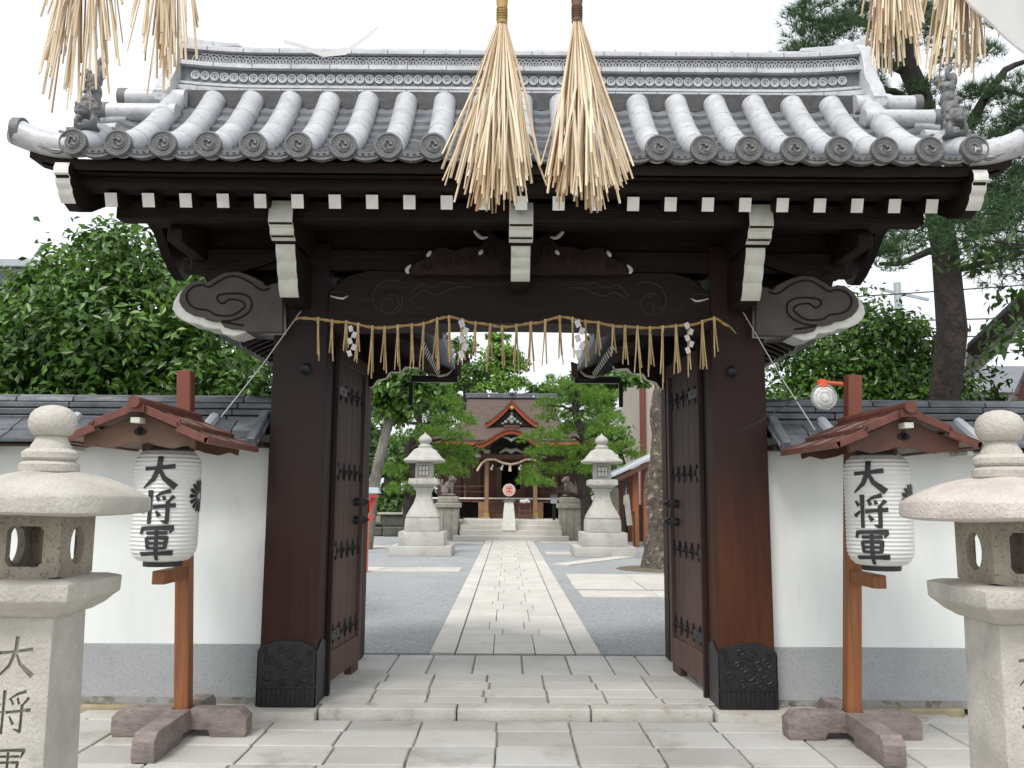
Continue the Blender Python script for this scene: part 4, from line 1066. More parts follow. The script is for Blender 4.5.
def paper_lantern(X, Y, rot, label):
    o = thing('paper_lantern', label, 'paper lantern', (0, 0, 0), 'paper lanterns on stands')
    prof_ = []; zt, zb = 1.775, 1.115; N = 56; R = .188
    def rad(z):
        u = (z - zb) / (zt - zb); e = min(u, 1 - u); q = min(1, e / .16)
        return R * (.56 + .44 * math.sqrt(max(0, 1 - (1 - q) ** 2)))
    for i in range(N + 1):
        z = zb + (zt - zb) * i / N; prof_.append((rad(z) + .0030 * (1 if i % 2 else -1), z))
    MB().lathe(prof_, (0, 0, 0), 64).build('paper_body', 'lantp', o, smooth=20)
    MB().lathe([(.085, zb - .028), (.11, zb - .026), (.112, zb - .002), (.09, zb + .004)], (0, 0, 0), 32).build('lower_rim', 'ink', o)
    tr = MB(); tr.lathe([(.09, zt - .002), (.112, zt), (.11, zt + .022), (.03, zt + .024)], (0, 0, 0), 32); tr.tube([(0, 0, zt + .02), (0, 0, zt + .06)], .006, 6); tr.build('upper_rim', 'ink', o)
    ink = MB()
    for gl, zc, s_ in ((DAI, 1.635, .195), (SHO, 1.437, .195), (GUN, 1.238, .20)):
        def fm(u, v, l, zc=zc, s_=s_):
            z = zc + (v - .5) * s_; r = rad(z) + .0050 + l; a = -PI / 2 + (u - .5) * s_ / R
            return (r * math.cos(a), r * math.sin(a), z)
        strokes(ink, gl, fm)
    ink.build('brush_writing', 'ink', o, smooth=0)
    cr = MB(); a0 = -PI / 2 + math.radians(84); zc = 1.50
    for k in range(crest_n):
        th = 2 * PI * k / crest_n; pts = []
        for j in range(7):
            t = j / 6; rr = .018 + .080 * t; hw_ = .0175 * (t ** .8) * (1 if t < .7 else .92 if t < .9 else .55) + .001
            pts.append((rr, hw_))
        A = []; B = []
        for rr, hw_ in pts:
            for s_, Lst in ((1, A), (-1, B)):
                u = rr * math.cos(th) - s_ * hw_ * .85 * math.sin(th); v = rr * math.sin(th) + s_ * hw_ * .85 * math.cos(th)
                r = R + .0045; Lst.append((r * math.cos(a0 + u / R), r * math.sin(a0 + u / R), zc + v))
        cr.grid([A, B])
    cr.build('flower_crest', 'ink', o, smooth=0)
    o.location = (X, Y, 0); o.rotation_euler = (0, 0, rot); return o
stand(-1, 'left wooden lantern stand with reddish roof and cross foot')
stand(1, 'right wooden lantern stand with grey shingled roof, floodlight fixed to it')
paper_lantern(W(166, 510, 5.15).x, 5.15, math.radians(8), 'white paper lantern with black writing under the left stand roof')
paper_lantern(W(879, 520, 5.15).x, 5.15, math.radians(-37), 'white paper lantern with black writing under the right stand roof')
# floodlight
fl = thing('floodlight', 'round glass floodlight on a red bracket beside the right stand', 'floodlight', W(824, 397, 5.5))
c = W(824, 397, 5.48)
f = MB(); f.lathe([(.03, -.10), (.06, -.06), (.082, -.01), (.088, .0), (.084, .006), (.078, .004), (.07, -.01), (.03, -.03), (.004, -.035)], c, 28, axis='y'); f.build('reflector', 'chrome', fl)
MB().lathe([(.074, 0), (.06, .012), (.03, .02), (.004, .023)], c, 24, axis='y').build('lens', 'lampg', fl)
rgm = MB()
for r_ in (.03, .055, .08): rgm.tube([c + Vector((r_ * math.cos(a), -.028 + r_ * .25, r_ * math.sin(a))) for a in [2 * PI * k / 24 for k in range(25)]], .002, 4)
rgm.build('guard_ring', 'metalg', fl)
b_ = MB(); p1 = W(842, 384, 5.60); b_.tube([c + Vector((0, .03, .09)), c + Vector((.03, .05, .10)), p1], .013, 8); b_.lathe([(.02, -.03), (.035, -.02), (.035, .02), (.02, .03)], c + Vector((0, .02, .088)), 12); b_.build('bracket', 'orange', fl)
b_ = MB(); b_.tube([c + Vector((-.02, .06, .02)), c + Vector((-.18, .1, -.02)), c + Vector((-.34, .3, -.14)), c + Vector((-.45, .5, -.2))], .005, 6); b_.build('cable', 'wired', fl)

# ================================================================== FOLIAGE HELPERS
def unit(v): return v / (np.linalg.norm(v, axis=1, keepdims=True) + 1e-9)
def leaves(name, cen, nor, size, m, parent, aspect=.45, droop=.3):
    n = len(cen); s = size * nrg.uniform(.65, 1.25, (n, 1)); nor = unit(nor + nrg.normal(0, .55, (n, 3)))
    d = unit(np.cross(nor, nrg.normal(0, 1, (n, 3)))); d[:, 2] -= droop; d = unit(d); b = unit(np.cross(nor, d)); up = np.cross(d, b)
    p0 = cen; pm = cen + d * s * .5; p2 = cen + d * s - up * s * .12 * np.sign(up[:, 2:3] + 1e-6)
    l = pm + b * s * aspect * .5 + up * s * .06; r = pm - b * s * aspect * .5 + up * s * .06
    v = np.stack([p0, l, p2, r], 1).reshape(-1, 3); k = np.arange(n)[:, None] * 4
    f = np.concatenate([k + [[0, 1, 2]], k + [[0, 2, 3]]], 0)
    return raw(name, v, f, m, parent)
def crown_points(balls, n, shell=.75, clumps=10, spread=.22, seed=0):
    """leaf positions gathered in clumps over a few overlapping lobes: (centre, radii) each"""
    C_ = []; Nn = []; wts = np.array([b[1][0] * b[1][2] for b in balls], float); wts /= wts.sum()
    for (c, r), w_ in zip(balls, wts):
        m_ = int(n * w_); c = np.array(c); r = np.array(r)
        cl = unit(nrg.normal(0, 1, (max(3, int(clumps * max(.5, len(balls) * w_))), 3))); cl[:, 2] = np.where(cl[:, 2] < -.5, -cl[:, 2] * .4, cl[:, 2])
        rad = nrg.uniform(shell, 1.06, (len(cl), 1)); cc = cl * rad
        idx = nrg.integers(0, len(cl), m_); off = np.clip(nrg.normal(0, spread, (m_, 3)), -1.9 * spread, 1.9 * spread); p = cc[idx] + off
        C_.append(c + p * r); q = unit(cl[idx] * .6 + off * 1.4 + np.array([0, 0, .45])); Nn.append(q)
    return np.concatenate(C_), np.concatenate(Nn)
def needles(name, cen, dirs, length, width, per, m, parent, spread=.7):
    n = len(cen); c = np.repeat(cen, per, 0); d = unit(np.repeat(dirs, per, 0) + nrg.normal(0, spread, (n * per, 3)))
    s = length * nrg.uniform(.6, 1.1, (n * per, 1)); b = unit(np.cross(d, nrg.normal(0, 1, (n * per, 3)))) * width * .5
    v = np.stack([c - b, c + b, c + d * s], 1).reshape(-1, 3); f = np.arange(n * per * 3).reshape(-1, 3)
    # needles stay one island per tuft colour: share through index order
    return raw(name, v, f, m, parent)
def pads(lst, dens, seed=0):
    """cloud pruned pine pads: [(centre, rx, ry, rz)] -> tuft centres and directions"""
    C_ = []; D_ = []
    for (c, rx, ry, rz) in lst:
        n = int(dens * rx * ry) + 12; u = nrg.uniform(0, 1, n) ** .5; a = nrg.uniform(0, 2 * PI, n)
        lump = 1 + .18 * np.sin(a * 3 + c[0] * 9) + .12 * np.sin(a * 7 + c[2] * 5)
        x = rx * u * np.cos(a) * lump; y = ry * u * np.sin(a) * lump
        z = rz * np.sqrt(np.clip(1 - u ** 2, 0, 1)) * nrg.uniform(.05, 1.05, n) + rz * .25 * np.sin(x / rx * 5 + c[0] * 3) * np.cos(y / ry * 4)
        p = np.stack([x, y, z], 1); C_.append(p + np.array(c)); D_.append(unit(np.stack([x / rx * .9, y / ry * .9, np.full(n, .75)], 1)))
    return np.concatenate(C_), np.concatenate(D_)
def limb(mb, p0, p1, r0, r1, wob=.08, n=7):
    p0 = Vector(p0); p1 = Vector(p1); L_ = (p1 - p0).length; pts = []; rs = []
    for i in range(n + 1):
        t = i / n; w_ = math.sin(PI * t) * wob * L_
        pts.append(p0.lerp(p1, t) + Vector((rnd.uniform(-w_, w_), rnd.uniform(-w_, w_), rnd.uniform(-w_, w_) * .5 + L_ * .04 * math.sin(PI * t)))); rs.append(r0 + (r1 - r0) * t)
    mb.tube(pts, rs, 8); return pts
def tree_thing(name, label, loc, group='trees round the precinct'):
    return thing(name, label, 'tree', loc, group)

# ---- big leafy tree behind the left wall
t = tree_thing('leafy_tree', 'big bushy dark green broadleaf tree behind the left wall', (-4.7, 10.2, 0))
mb = MB(); mb.tube([(-4.7, 10.2, -.05), (-4.65, 10.2, .8), (-4.8, 10.1, 1.6), (-4.7, 10.2, 2.6)], [.22, .17, .15, .10], 10)
for q in ((-5.9, 9.8, 3.4), (-4.2, 9.7, 3.9), (-3.5, 9.6, 3.1), (-5.0, 10.6, 4.2), (-3.3, 10.3, 2.5), (-6.2, 10.2, 2.6)): limb(mb, (-4.75, 10.15, 1.5), q, .08, .015)
mb.build('trunk', 'bark', t)
balls = [((-4.75, 10.2, 3.0), (1.55, 1.3, 1.45)), ((-5.9, 10.0, 2.7), (1.1, 1.0, 1.2)), ((-3.75, 10.0, 2.75), (1.0, .9, .95)), ((-4.6, 9.8, 2.2), (1.8, 1.0, .9)), ((-3.2, 9.9, 2.35), (.75, .7, .75)), ((-6.3, 10.3, 2.2), (1.0, .9, 1.0)), ((-4.75, 10.2, 3.95), (1.05, .85, .85)), ((-5.5, 10.1, 3.5), (.8, .7, .7))]
c, n = crown_points(balls, 40000, .6, 75, .125); leaves('crown', c, n, .125, 'leaf', t, .46)
# ---- bushes behind the right wall
t = tree_thing('round_bush', 'dense bright green bush behind the right wall beside the floodlight', (4.3, 11.0, 0), 'bushes behind the right wall')
mb = MB()
for q in ((3.6, 11, 2.6), (4.3, 10.8, 3.2), (5.0, 11.1, 2.8), (5.4, 11, 2.4)): limb(mb, (4.3, 11, 0), q, .07, .02)
mb.build('trunk', 'bark', t)
c, n = crown_points([((4.35, 11.0, 2.8), (1.15, .9, 1.2)), ((5.3, 11.1, 2.7), (.9, .8, 1.0)), ((3.75, 11.0, 2.5), (.75, .7, .95)), ((4.6, 10.7, 2.1), (1.4, .8, .9)), ((4.8, 11, 3.5), (.75, .6, .65)), ((5.6, 11, 2.0), (.8, .6, .8))], 30000, .55, 44, .18); leaves('crown', c, n, .095, 'leaf', t, .5)
t = tree_thing('small_bush', 'low darker bush right beside the right gate post, behind the wall', (3.3, 9.4, 0), 'bushes behind the right wall')
mb = MB(); limb(mb, (3.3, 9.4, 0), (3.2, 9.4, 2.1), .05, .02); limb(mb, (3.3, 9.4, .6), (3.0, 9.3, 1.9), .04, .015); mb.build('trunk', 'bark', t)
c, n = crown_points([((3.0, 9.4, 2.1), (.5, .5, .5)), ((3.35, 9.4, 1.8), (.6, .5, .6))], 3500, .6, 20, .2); leaves('crown', c, n, .09, 'leafd', t, .5)

# ---- tall pine at the right
def pp_(px, py, Y): p = W(px, py, Y); return (p.x, p.y, p.z)
t = tree_thing('tall_pine', 'tall dark pine with crooked limbs rising behind the right wall', (4.75, 9.6, 0), 'pines of the precinct')
tr = MB(); ax = [(4.72, 9.6, -.05), (4.70, 9.6, 1.5), pp_(952, 330, 9.6), pp_(945, 250, 9.6), pp_(930, 170, 9.6), pp_(922, 100, 9.6), pp_(905, 60, 9.6), pp_(900, -20, 9.6), pp_(915, -120, 9.6), pp_(905, -200, 9.6)]
tr.tube(ax, [.22, .17, .165, .145, .13, .12, .11, .09, .07, .04], 12); tr.build('trunk', 'bark', t)
lb = MB()
LBS = [([(905, 70), (880, 62), (850, 72), (815, 80), (795, 70)], .07), ([(905, 60), (885, 30), (850, 18), (820, 22), (798, 14)], .06), ([(945, 160), (975, 120), (985, 98), (1005, 70), (1030, 60)], .08), ([(985, 98), (1000, 88), (1030, 98)], .05),
       ([(945, 250), (905, 262), (880, 264)], .05), ([(932, 110), (905, 100), (885, 90), (870, 84)], .06), ([(930, 170), (1000, 190), (1045, 170)], .06), ([(948, 270), (985, 262), (1030, 250)], .05), ([(900, -20), (860, -40), (820, -30)], .05), ([(905, -60), (960, -80), (1010, -60)], .05), ([(925, 120), (960, 128), (990, 150)], .04)]
for pts, r0 in LBS:
    dY = rnd.uniform(-.5, .4); P = [pp_(a, b, 9.6 + dY * i / len(pts)) for i, (a, b) in enumerate(pts)]; P2 = []
    for a, b in zip(P[:-1], P[1:]):
        P2.append(a); P2.append(tuple((a[k] + b[k]) / 2 + rnd.uniform(-.05, .05) for k in range(3)))
    P2.append(P[-1]); lb.tube(P2, [r0 * (1 - .75 * i / len(P2)) for i in range(len(P2))], 8)
lb.build('limb', 'bark', t)
PD = []
for (px, py, r_) in ((805, 20, .34), (812, 58, .38), (830, 85, .40), (845, 12, .34), (798, 95, .25), (870, 66, .28), (905, 20, .38), (938, 30, .32), (965, 55, .30), (985, 140, .32), (1004, 160, .38), (975, 165, .30), (905, 118, .28), (925, 85, .28), (890, 250, .26), (878, 228, .22), (960, 190, .38), (995, 205, .40), (1025, 210, .40), (900, -20, .5), (830, -40, .5), (960, -90, .5), (1010, -60, .5), (1015, 128, .26), (880, 140, .3), (915, 150, .34), (930, 20, .3), (1000, 20, .3), (880, 40, .26), (950, 120, .3), (860, 95, .26), (1005, 95, .3), (960, 215, .34), (935, 200, .3), (900, 262, .24), (870, 252, .2), (1020, 180, .4), (990, 235, .36), (820, 40, .34), (795, 60, .3), (845, 40, .3), (1010, 262, .34), (1015, 120, .3), (975, 95, .28)):
    for k in range(3):
        p = pp_(px + rnd.uniform(-14, 14), py + rnd.uniform(-9, 9), 9.6 + rnd.uniform(-.6, .5)); PD.append((p, r_ * rnd.uniform(.5, .8), r_ * .8, r_ * .42))
c, n = pads(PD, 800); needles('foliage', c, n, .14, .007, 11, 'needled', t, .6)
# near broadleaf / fir branch at right edge
t = tree_thing('leafy_branch_tree', 'fresh green feathery tree reaching in at the right edge under the eaves', (6.2, 8.0, 0))
mb = MB(); mb.tube([(6.2, 8.0, -.05), (6.15, 8.0, 1.5), (6.0, 8.0, 3.3)], [.12, .09, .04], 8)
BR = []
for (px, py) in ((940, 215), (960, 240), (985, 215), (1010, 200), (930, 232), (1000, 250), (1020, 225), (1015, 275), (975, 262), (1018, 330), (1010, 350), (1022, 300)):
    p = pp_(px, py, 7.9 + rnd.uniform(-.3, .3)); limb(mb, (6.05, 8.0, p[2] - .1), p, .02, .005, .05); BR.append((p, .30, .35, .10))
mb.build('trunk', 'bark', t)
c, n = pads(BR, 700); c = c + nrg.normal(0, .05, c.shape); n[:, 2] *= .2; needles('foliage', c[: len(c) * 2 // 3], n[: len(c) * 2 // 3], .15, .009, 10, 'needled', t, .55); leaves('leaf_sprays', c[len(c) * 2 // 3:], n[len(c) * 2 // 3:], .11, 'leafd', t, .4)

# ---- cloud pruned pines in the courtyard
def garden_pine(px0, Y, label, padlist, trunk_px, dens, nl, m='needle'):
    b = W(px0, 500, Y); t = tree_thing('garden_pine', label, (b.x, Y, .04), 'pines of the precinct')
    tr = MB(); P = [pp_(a, b_, Y) for a, b_ in trunk_px]; P[0] = (P[0][0], Y, .0)
    tr.tube(P, [.22 * (1 - .75 * i / len(P)) for i in range(len(P))], 10)
    L = []
    for (px, py, wpx, hpx) in padlist:
        p = pp_(px, py, Y + rnd.uniform(-1.0, .8)); k = Y / FPX
        j = min(P, key=lambda q: abs(q[2] - (p[2] - .25))); limb(tr, j, (p[0], p[1], p[2] - .05), .06, .02, .08)
        L.append(((p[0], p[1], p[2] - hpx * k * .35), wpx * k / 2 * .92, wpx * k / 2 * .8, hpx * k * .95))
    tr.build('trunk', 'bark', t)
    c, n = pads(L, dens); needles('foliage', c, n, nl, .020, 9, m, t, .6)
garden_pine(416, 27.5, 'cloud-pruned pine left of the path behind the left courtyard lantern',
    [(444, 470, 44, 15), (464, 462, 28, 12), (430, 462, 50, 16), (452, 448, 50, 14), (436, 434, 48, 14), (456, 420, 46, 14), (420, 414, 50, 16), (444, 402, 44, 13), (412, 394, 46, 14), (402, 440, 40, 16), (398, 470, 40, 16), (405, 488, 40, 14), (385, 418, 36, 16), (462, 436, 26, 10), (430, 386, 40, 12), (466, 454, 22, 9)],
    [(412, 528), (408, 505), (418, 480), (408, 450), (420, 425), (415, 395)], 480, .17)
garden_pine(588, 28.5, 'large cloud-pruned pine right of the shrine path',
    [(540, 483, 30, 9), (596, 492, 24, 10), (540, 470, 44, 12), (572, 468, 50, 13), (556, 452, 52, 13), (592, 448, 46, 13), (544, 436, 46, 13), (578, 430, 54, 14), (604, 432, 42, 13), (560, 416, 50, 13), (596, 414, 50, 13), (548, 404, 34, 11), (580, 400, 50, 13), (566, 388, 46, 12), (600, 396, 42, 12), (556, 381, 28, 9), (612, 420, 30, 11), (530, 480, 24, 9), (536, 452, 24, 9), (606, 462, 34, 11)],
    [(588, 530), (586, 500), (578, 470), (584, 440), (574, 410), (578, 385)], 480, .17)
garden_pine(625, 33, 'small layered pine in front of the white houses, right of the large pine',
    [(620, 452, 34, 9), (636, 456, 28, 9), (608, 448, 26, 9), (628, 444, 22, 8), (614, 466, 26, 8)], [(622, 530), (618, 500), (626, 475), (620, 452)], 300, .2)
# background trees
def broad_tree(name, label, px, Y, balls_px, n, size, m='leaf', tr_px=None, tm='bark', clumps=26, tw=.2):
    b = W(px, 500, Y); t = tree_thing(name, label, (b.x, Y, .04)); mb = MB()
    P = [pp_(a, b_, Y) for a, b_ in (tr_px or [(px, 530), (px, 470), (px, balls_px[0][1])])]; P[0] = (P[0][0], Y, -.02)
    mb.tube(P, [tw * (1 - .5 * i / len(P)) for i in range(len(P))], 10)
    k = Y / FPX; B = []
    for (x, y, rx, ry_) in balls_px:
        p = pp_(x, y, Y + rnd.uniform(-.5, .5)); B.append((p, (rx * k, rx * k * .8, ry_ * k))); limb(mb, P[-1], p, tw * .3, .02)
    mb.build('trunk', tm, t); c, nn = crown_points(B, n, .55, clumps, .2); leaves('crown', c, nn, size, m, t, .55)
broad_tree('tall_tree', 'tall open tree rising behind the shrine roof', 500, 46, [(502, 352, 20, 12), (494, 372, 26, 12), (512, 366, 16, 12), (488, 388, 26, 9), (510, 385, 20, 10), (498, 338, 12, 8)], 5600, .24, 'needle', [(500, 520), (501, 440), (500, 340)])
broad_tree('dark_tree', 'dark tree top seen through the gate at its upper left', 466, 40, [(462, 352, 16, 16), (474, 372, 14, 12), (458, 384, 18, 10), (450, 366, 14, 12)], 2600, .22, 'leaf')
broad_tree('willowy_tree', 'light green tree with pale leaning trunk beside the left door', 372, 24.5, [(392, 392, 24, 16), (410, 404, 22, 14), (384, 412, 20, 14), (404, 378, 26, 12), (372, 400, 20, 20), (430, 390, 20, 10)], 5200, .22, 'leaf', [(366, 545), (373, 490), (384, 440), (396, 398)], 'barkg', tw=.19)
broad_tree('garden_tree', 'dark mass of shrubs and a tree behind the stone bench at the left', 392, 36, [(385, 470, 26, 18), (405, 455, 26, 20), (376, 445, 24, 22), (398, 500, 28, 14), (376, 500, 22, 16), (425, 470, 24, 20), (440, 440, 26, 22), (425, 500, 22, 14)], 6500, .28, 'leafd', [(392, 524), (391, 500), (393, 470)], 'barkp', tw=.5)
broad_tree('round_tree', 'mid green tree between the large pine and the beige building', 606, 37, [(594, 392, 20, 13), (612, 380, 18, 9), (600, 402, 16, 12), (590, 378, 18, 8), (634, 380, 14, 8), (580, 392, 18, 10)], 6000, .28, 'leaf')
broad_tree('far_tree', 'far tree line left of the shrine roof ridge', 470, 60, [(455, 410, 16, 12), (440, 400, 20, 16), (545, 392, 16, 7), (575, 385, 16, 8)], 2600, .42, 'leafd')
broad_tree('screen_tree', 'dark evergreen behind the right side of the shrine', 600, 41, [(560, 470, 24, 24), (590, 470, 26, 26), (570, 440, 24, 20), (600, 440, 24, 20)], 4200, .36, 'leafd')
# plane tree with mottled bark by the right door
p = pp_(657, 560, 18.2); t = tree_thing('mottled_tree', 'thick old trunk with flaking mottled bark beside the right door', (p[0], 18.2, .04))
mb = MB(); PX_ = [(661, 565, .44), (661, 553, .34), (660, 530, .27), (658, 500, .245), (657, 478, .235), (661, 455, .225), (663, 435, .21), (660, 415, .21), (664, 395, .24), (675, 370, .22), (690, 330, .18), (700, 280, .14)]
P = [pp_(a, b, 18.2) for a, b, _ in PX_]; P[0] = (P[0][0], 18.2, .0); N_ = 24; vv = []; 
P2 = []; R2 = []
for i in range(len(P) - 1):
    for k in range(4):
        q = k / 4; P2.append(Vector(P[i]).lerp(Vector(P[i + 1]), q)); R2.append(PX_[i][2] * (1 - q) + PX_[i + 1][2] * q)
mb.tube(P2, R2, 24)
mb.v = [(x + .03 * math.sin(z * 5 + math.atan2(y - 18.2, x - P[3][0]) * 3) + rnd.uniform(-.006, .006), y + rnd.uniform(-.01, .01), z) for x, y, z in mb.v]
for a in range(7):
    an = a * 2 * PI / 7; mb.tube([(P[0][0] + .2 * math.cos(an), 18.2 + .2 * math.sin(an), .5), (P[0][0] + .30 * math.cos(an), 18.2 + .30 * math.sin(an), .12), (P[0][0] + .45 * math.cos(an), 18.2 + .45 * math.sin(an), .0)], [.12, .12, .05], 8)
limb(mb, pp_(664, 395, 18.2), pp_(610, 300, 18.0), .12, .03); limb(mb, pp_(675, 370, 18.2), pp_(740, 250, 18.0), .12, .03)
mb.build('trunk', 'barkp', t)
c, n = crown_points([(pp_(700, 270, 18.5), (1.9, 1.6, 1.1)), (pp_(640, 300, 18.5), (1.3, 1.2, .8)), (pp_(750, 260, 18.5), (1.5, 1.5, 1))], 4500, .5, 30, .2); leaves('crown', c, n, .16, 'leaf', t, .6)
m_ = MB(); m_.lathe([(.95, 0), (.9, .012), (.5, .03), (.1, .04)], (P[0][0], 18.2, .04), 24); S('tree_soil', m_, 'soil')

# ================================================================== COURTYARD OBJECTS
GZ = .04
def yard_lantern(cx, cy, label):
    o = thing('tall_stone_lantern', label, 'stone lantern', (cx, cy, GZ), 'stone lanterns of the courtyard'); z = GZ
    def sq(name, z0, z1, h0, h1=None, bev=.02, m='stone'):
        mb = MB(); mb.box((cx, cy, (z0 + z1) / 2), (2 * h0, 2 * h0, z1 - z0), taper=(h1 or h0) / h0); return mb.build(name, m, o, bevel=bev, seg=2)
    sq('base_step', z, z + .25, .78, m='slab'); sq('base_step', z + .25, z + .60, .58, m='slab'); sq('plinth', z + .60, z + .94, .45, .44, .05)
    mb = MB(); pr = [(.42, .94), (.41, 1.0), (.34, 1.14), (.24, 1.32), (.19, 1.5), (.19, 1.62), (.25, 1.70), (.25, 1.73)]; vv = []; ff = []
    for r_, zz in pr: vv += [(cx + a * r_, cy + b * r_, z + zz) for a, b in ((-1, -1), (1, -1), (1, 1), (-1, 1))]
    for i in range(len(pr) - 1): ff += [(i * 4 + k, i * 4 + (k + 1) % 4, i * 4 + 4 + (k + 1) % 4, i * 4 + 4 + k) for k in range(4)]
    mb.add(vv, ff + [(3, 2, 1, 0), tuple((len(pr) - 1) * 4 + k for k in range(4))]); mb.build('waisted_shaft', 'stone', o, bevel=.02, smooth=50)
    sq('platform', z + 1.73, z + 1.80, .24, .36, .01); sq('platform', z + 1.80, z + 1.95, .385, .37, .03)
    mb = MB(); mb.b2(cx - .22, cx + .22, cy - .22, cy + .22, z + 1.95, z + 2.34); fbx = mb.build('fire_box', 'stone', o, bevel=.01)
    w_ = MB(); w_.b2(cx - .13, cx + .13, cy - .225, cy - .215, z + 2.02, z + 2.28); w_.build('window', 'concrete', fbx, smooth=0)
    l = MB()
    for q in (-.13, -.043, .043, .13): l.b2(cx + q - .008, cx + q + .008, cy - .232, cy - .226, z + 2.02, z + 2.28)
    for q in (2.02, 2.15, 2.28): l.b2(cx - .135, cx + .135, cy - .235, cy - .2325, z + q - .008, z + q + .008)
    l.build('lattice', 'lion', fbx, smooth=0)
    pr = [(.50, 2.36), (.56, 2.40), (.55, 2.44), (.46, 2.50), (.38, 2.60), (.29, 2.70), (.20, 2.74), (.15, 2.75)]; vv = []
    for i, (r_, zz) in enumerate(pr):
        for k in range(16):
            a = 2 * PI * (k + .5) / 16; ca, sa = math.cos(a), math.sin(a); q = max(abs(ca), abs(sa)); rr = r_ * (.35 + .65 / q * 1.0) * .97; up_ = .05 * (1 / q - 1) * (1 if i < 3 else .3)
            vv.append((cx + rr * ca, cy + rr * sa, z + zz + up_))
    ff = [(i * 16 + k, i * 16 + (k + 1) % 16, i * 16 + 16 + (k + 1) % 16, i * 16 + 16 + k) for i in range(len(pr) - 1) for k in range(16)]
    MB().add(vv, ff + [tuple(range(16)), tuple((len(pr) - 1) * 16 + k for k in range(16))]).build('roof', 'stone', o, smooth=45)
    MB().lathe([(.17, 2.74), (.18, 2.80), (.13, 2.84), (.12, 2.88), (.17, 2.92), (.18, 2.97), (.15, 3.03), (.08, 3.09), (.03, 3.12), (.005, 3.17)], (cx, cy, z), 20).build('finial', 'stone', o, smooth=40)
yard_lantern(W(424, 500, 22.4).x, 22.4, 'tall white stone lantern on stepped base, left of the path')
yard_lantern(W(602, 500, 22.4).x, 22.4, 'tall white stone lantern on stepped base, right of the path')
def guardian(cx, cy, label, plabel, face):
    o = thing('statue_pedestal', plabel, 'pedestal', (cx, cy, GZ), 'pedestals of the guardian dogs')
    MB().b2(cx - .38, cx + .38, cy - .38, cy + .38, GZ, GZ + 1.10).build('pedestal_body', 'stonew', o, bevel=.03)
    g_ = MB()
    for q in (-.14, .14): g_.b2(cx + q - .008, cx + q + .008, cy - .386, cy - .379, GZ, GZ + 1.09)
    g_.build('groove', 'joint', o, smooth=0)
    MB().b2(cx - .46, cx + .46, cy - .46, cy + .46, GZ + 1.101, GZ + 1.28).build('pedestal_cap', 'stonew', o, bevel=.03)
    MB().b2(cx - .36, cx + .36, cy - .36, cy + .36, GZ + 1.281, GZ + 1.50).build('pedestal_block', 'stonew', o, bevel=.03)
    k = thing('guardian_dog', label, 'statue', (cx, cy, GZ + 1.5), 'stone guardian dogs'); z = GZ + 1.50; f = face
    B = [((cx, cy, z + .05), (.30, .2, .05)), ((cx - f * .12, cy, z + .22), (.17, .14, .16)), ((cx - f * .02, cy, z + .36), (.15, .13, .19)), ((cx + f * .08, cy, z + .45), (.13, .12, .14)),
         ((cx + f * .12, cy - .02, z + .62), (.13, .125, .125)), ((cx + f * .23, cy - .04, z + .59), (.07, .08, .06)), ((cx + f * .22, cy - .04, z + .53), (.05, .07, .025)),
         ((cx - f * .25, cy, z + .42), (.06, .06, .16)), ((cx - f * .24, cy, z + .55), (.05, .05, .08)), ((cx + f * .05, cy - .1, z + .72), .035), ((cx + f * .05, cy + .1, z + .72), .035)]
    for s_ in (-1, 1):
        for q in range(5): B.append(((cx + f * (.12 + .008 * q), cy + s_ * .085, z + .10 + q * .08), (.045, .045, .06)))
        B.append(((cx + f * .17, cy + s_ * .085, z + .07), (.07, .05, .035))); B.append(((cx - f * .12, cy + s_ * .12, z + .15), (.12, .06, .10))); B.append(((cx - f * .02, cy + s_ * .13, z + .07), (.09, .045, .035)))
    for q in range(12):
        a = 2 * PI * q / 12; B.append(((cx + f * .04, cy + .125 * math.cos(a), z + .58 + .13 * math.sin(a)), .042))
    blob('statue_body', B, 'lion', k, .022)
guardian(W(448.5, 500, 30.8).x, 30.8, 'weathered stone guardian dog left of the shrine steps, facing the path', 'stone pedestal under the left guardian dog', 1)
guardian(W(569.5, 500, 30.8).x, 30.8, 'weathered stone guardian dog right of the shrine steps, facing the path', 'stone pedestal under the right guardian dog', -1)
# steps
HX = W(511, 500, 31.5).x
st = thing('stone_steps', 'broad pale stone steps up to the shrine', 'steps', (HX, 30.5, GZ))
for k in range(4):
    zz = GZ + .17 * (k + 1); hw = 1.98 if k == 0 else 1.78
    y0 = 29.55 + .42 * k if k else 29.5
    MB().b2(HX - hw, HX + hw, y0, 33.3 if k == 3 else y0 + .5, GZ - .02 + .17 * k if k else .0, zz).build('step', 'slabw', st, bevel=.015)
S('shrine_terrace', MB().b2(HX - 3.7, HX + 3.7, 31.62, 40, -.05, GZ + .62), 'slab', bevel=.01)
# sign pillar and round sign
o = thing('sign_pillar', 'white tapering pillar at the top of the path with a pink round sign', 'pillar', (W(509, 500, 30.1).x, 30.1, GZ + .34)); c = W(509, 500, 30.1).x
zb = GZ + .34
MB().box((c, 30.1, zb + .50), (.50, .34, 1.0), taper=.62).build('pillar_body', 'white', o, bevel=.01)
dk_ = MB().b2(c - .22, c + .22, 29.95, 30.2, zb + 1.002, zb + 1.05).build('dark_band', 'joint', o)
cz = W(509.8, 490, 30.0).z
m_ = MB(); m_.lathe([(.215, -.03), (.215, .03), (.195, .034), (.004, .034)], (c, 30.05, cz), 32, axis='y'); dsc = m_.build('round_sign', 'pink', o)
m_ = MB(); m_.lathe([(.222, -.034), (.222, .037), (.205, .040), (.203, -.034)], (c, 30.05, cz), 32, axis='y'); m_.build('sign_rim', 'concrete', dsc)
m_ = MB(); yy = 30.012
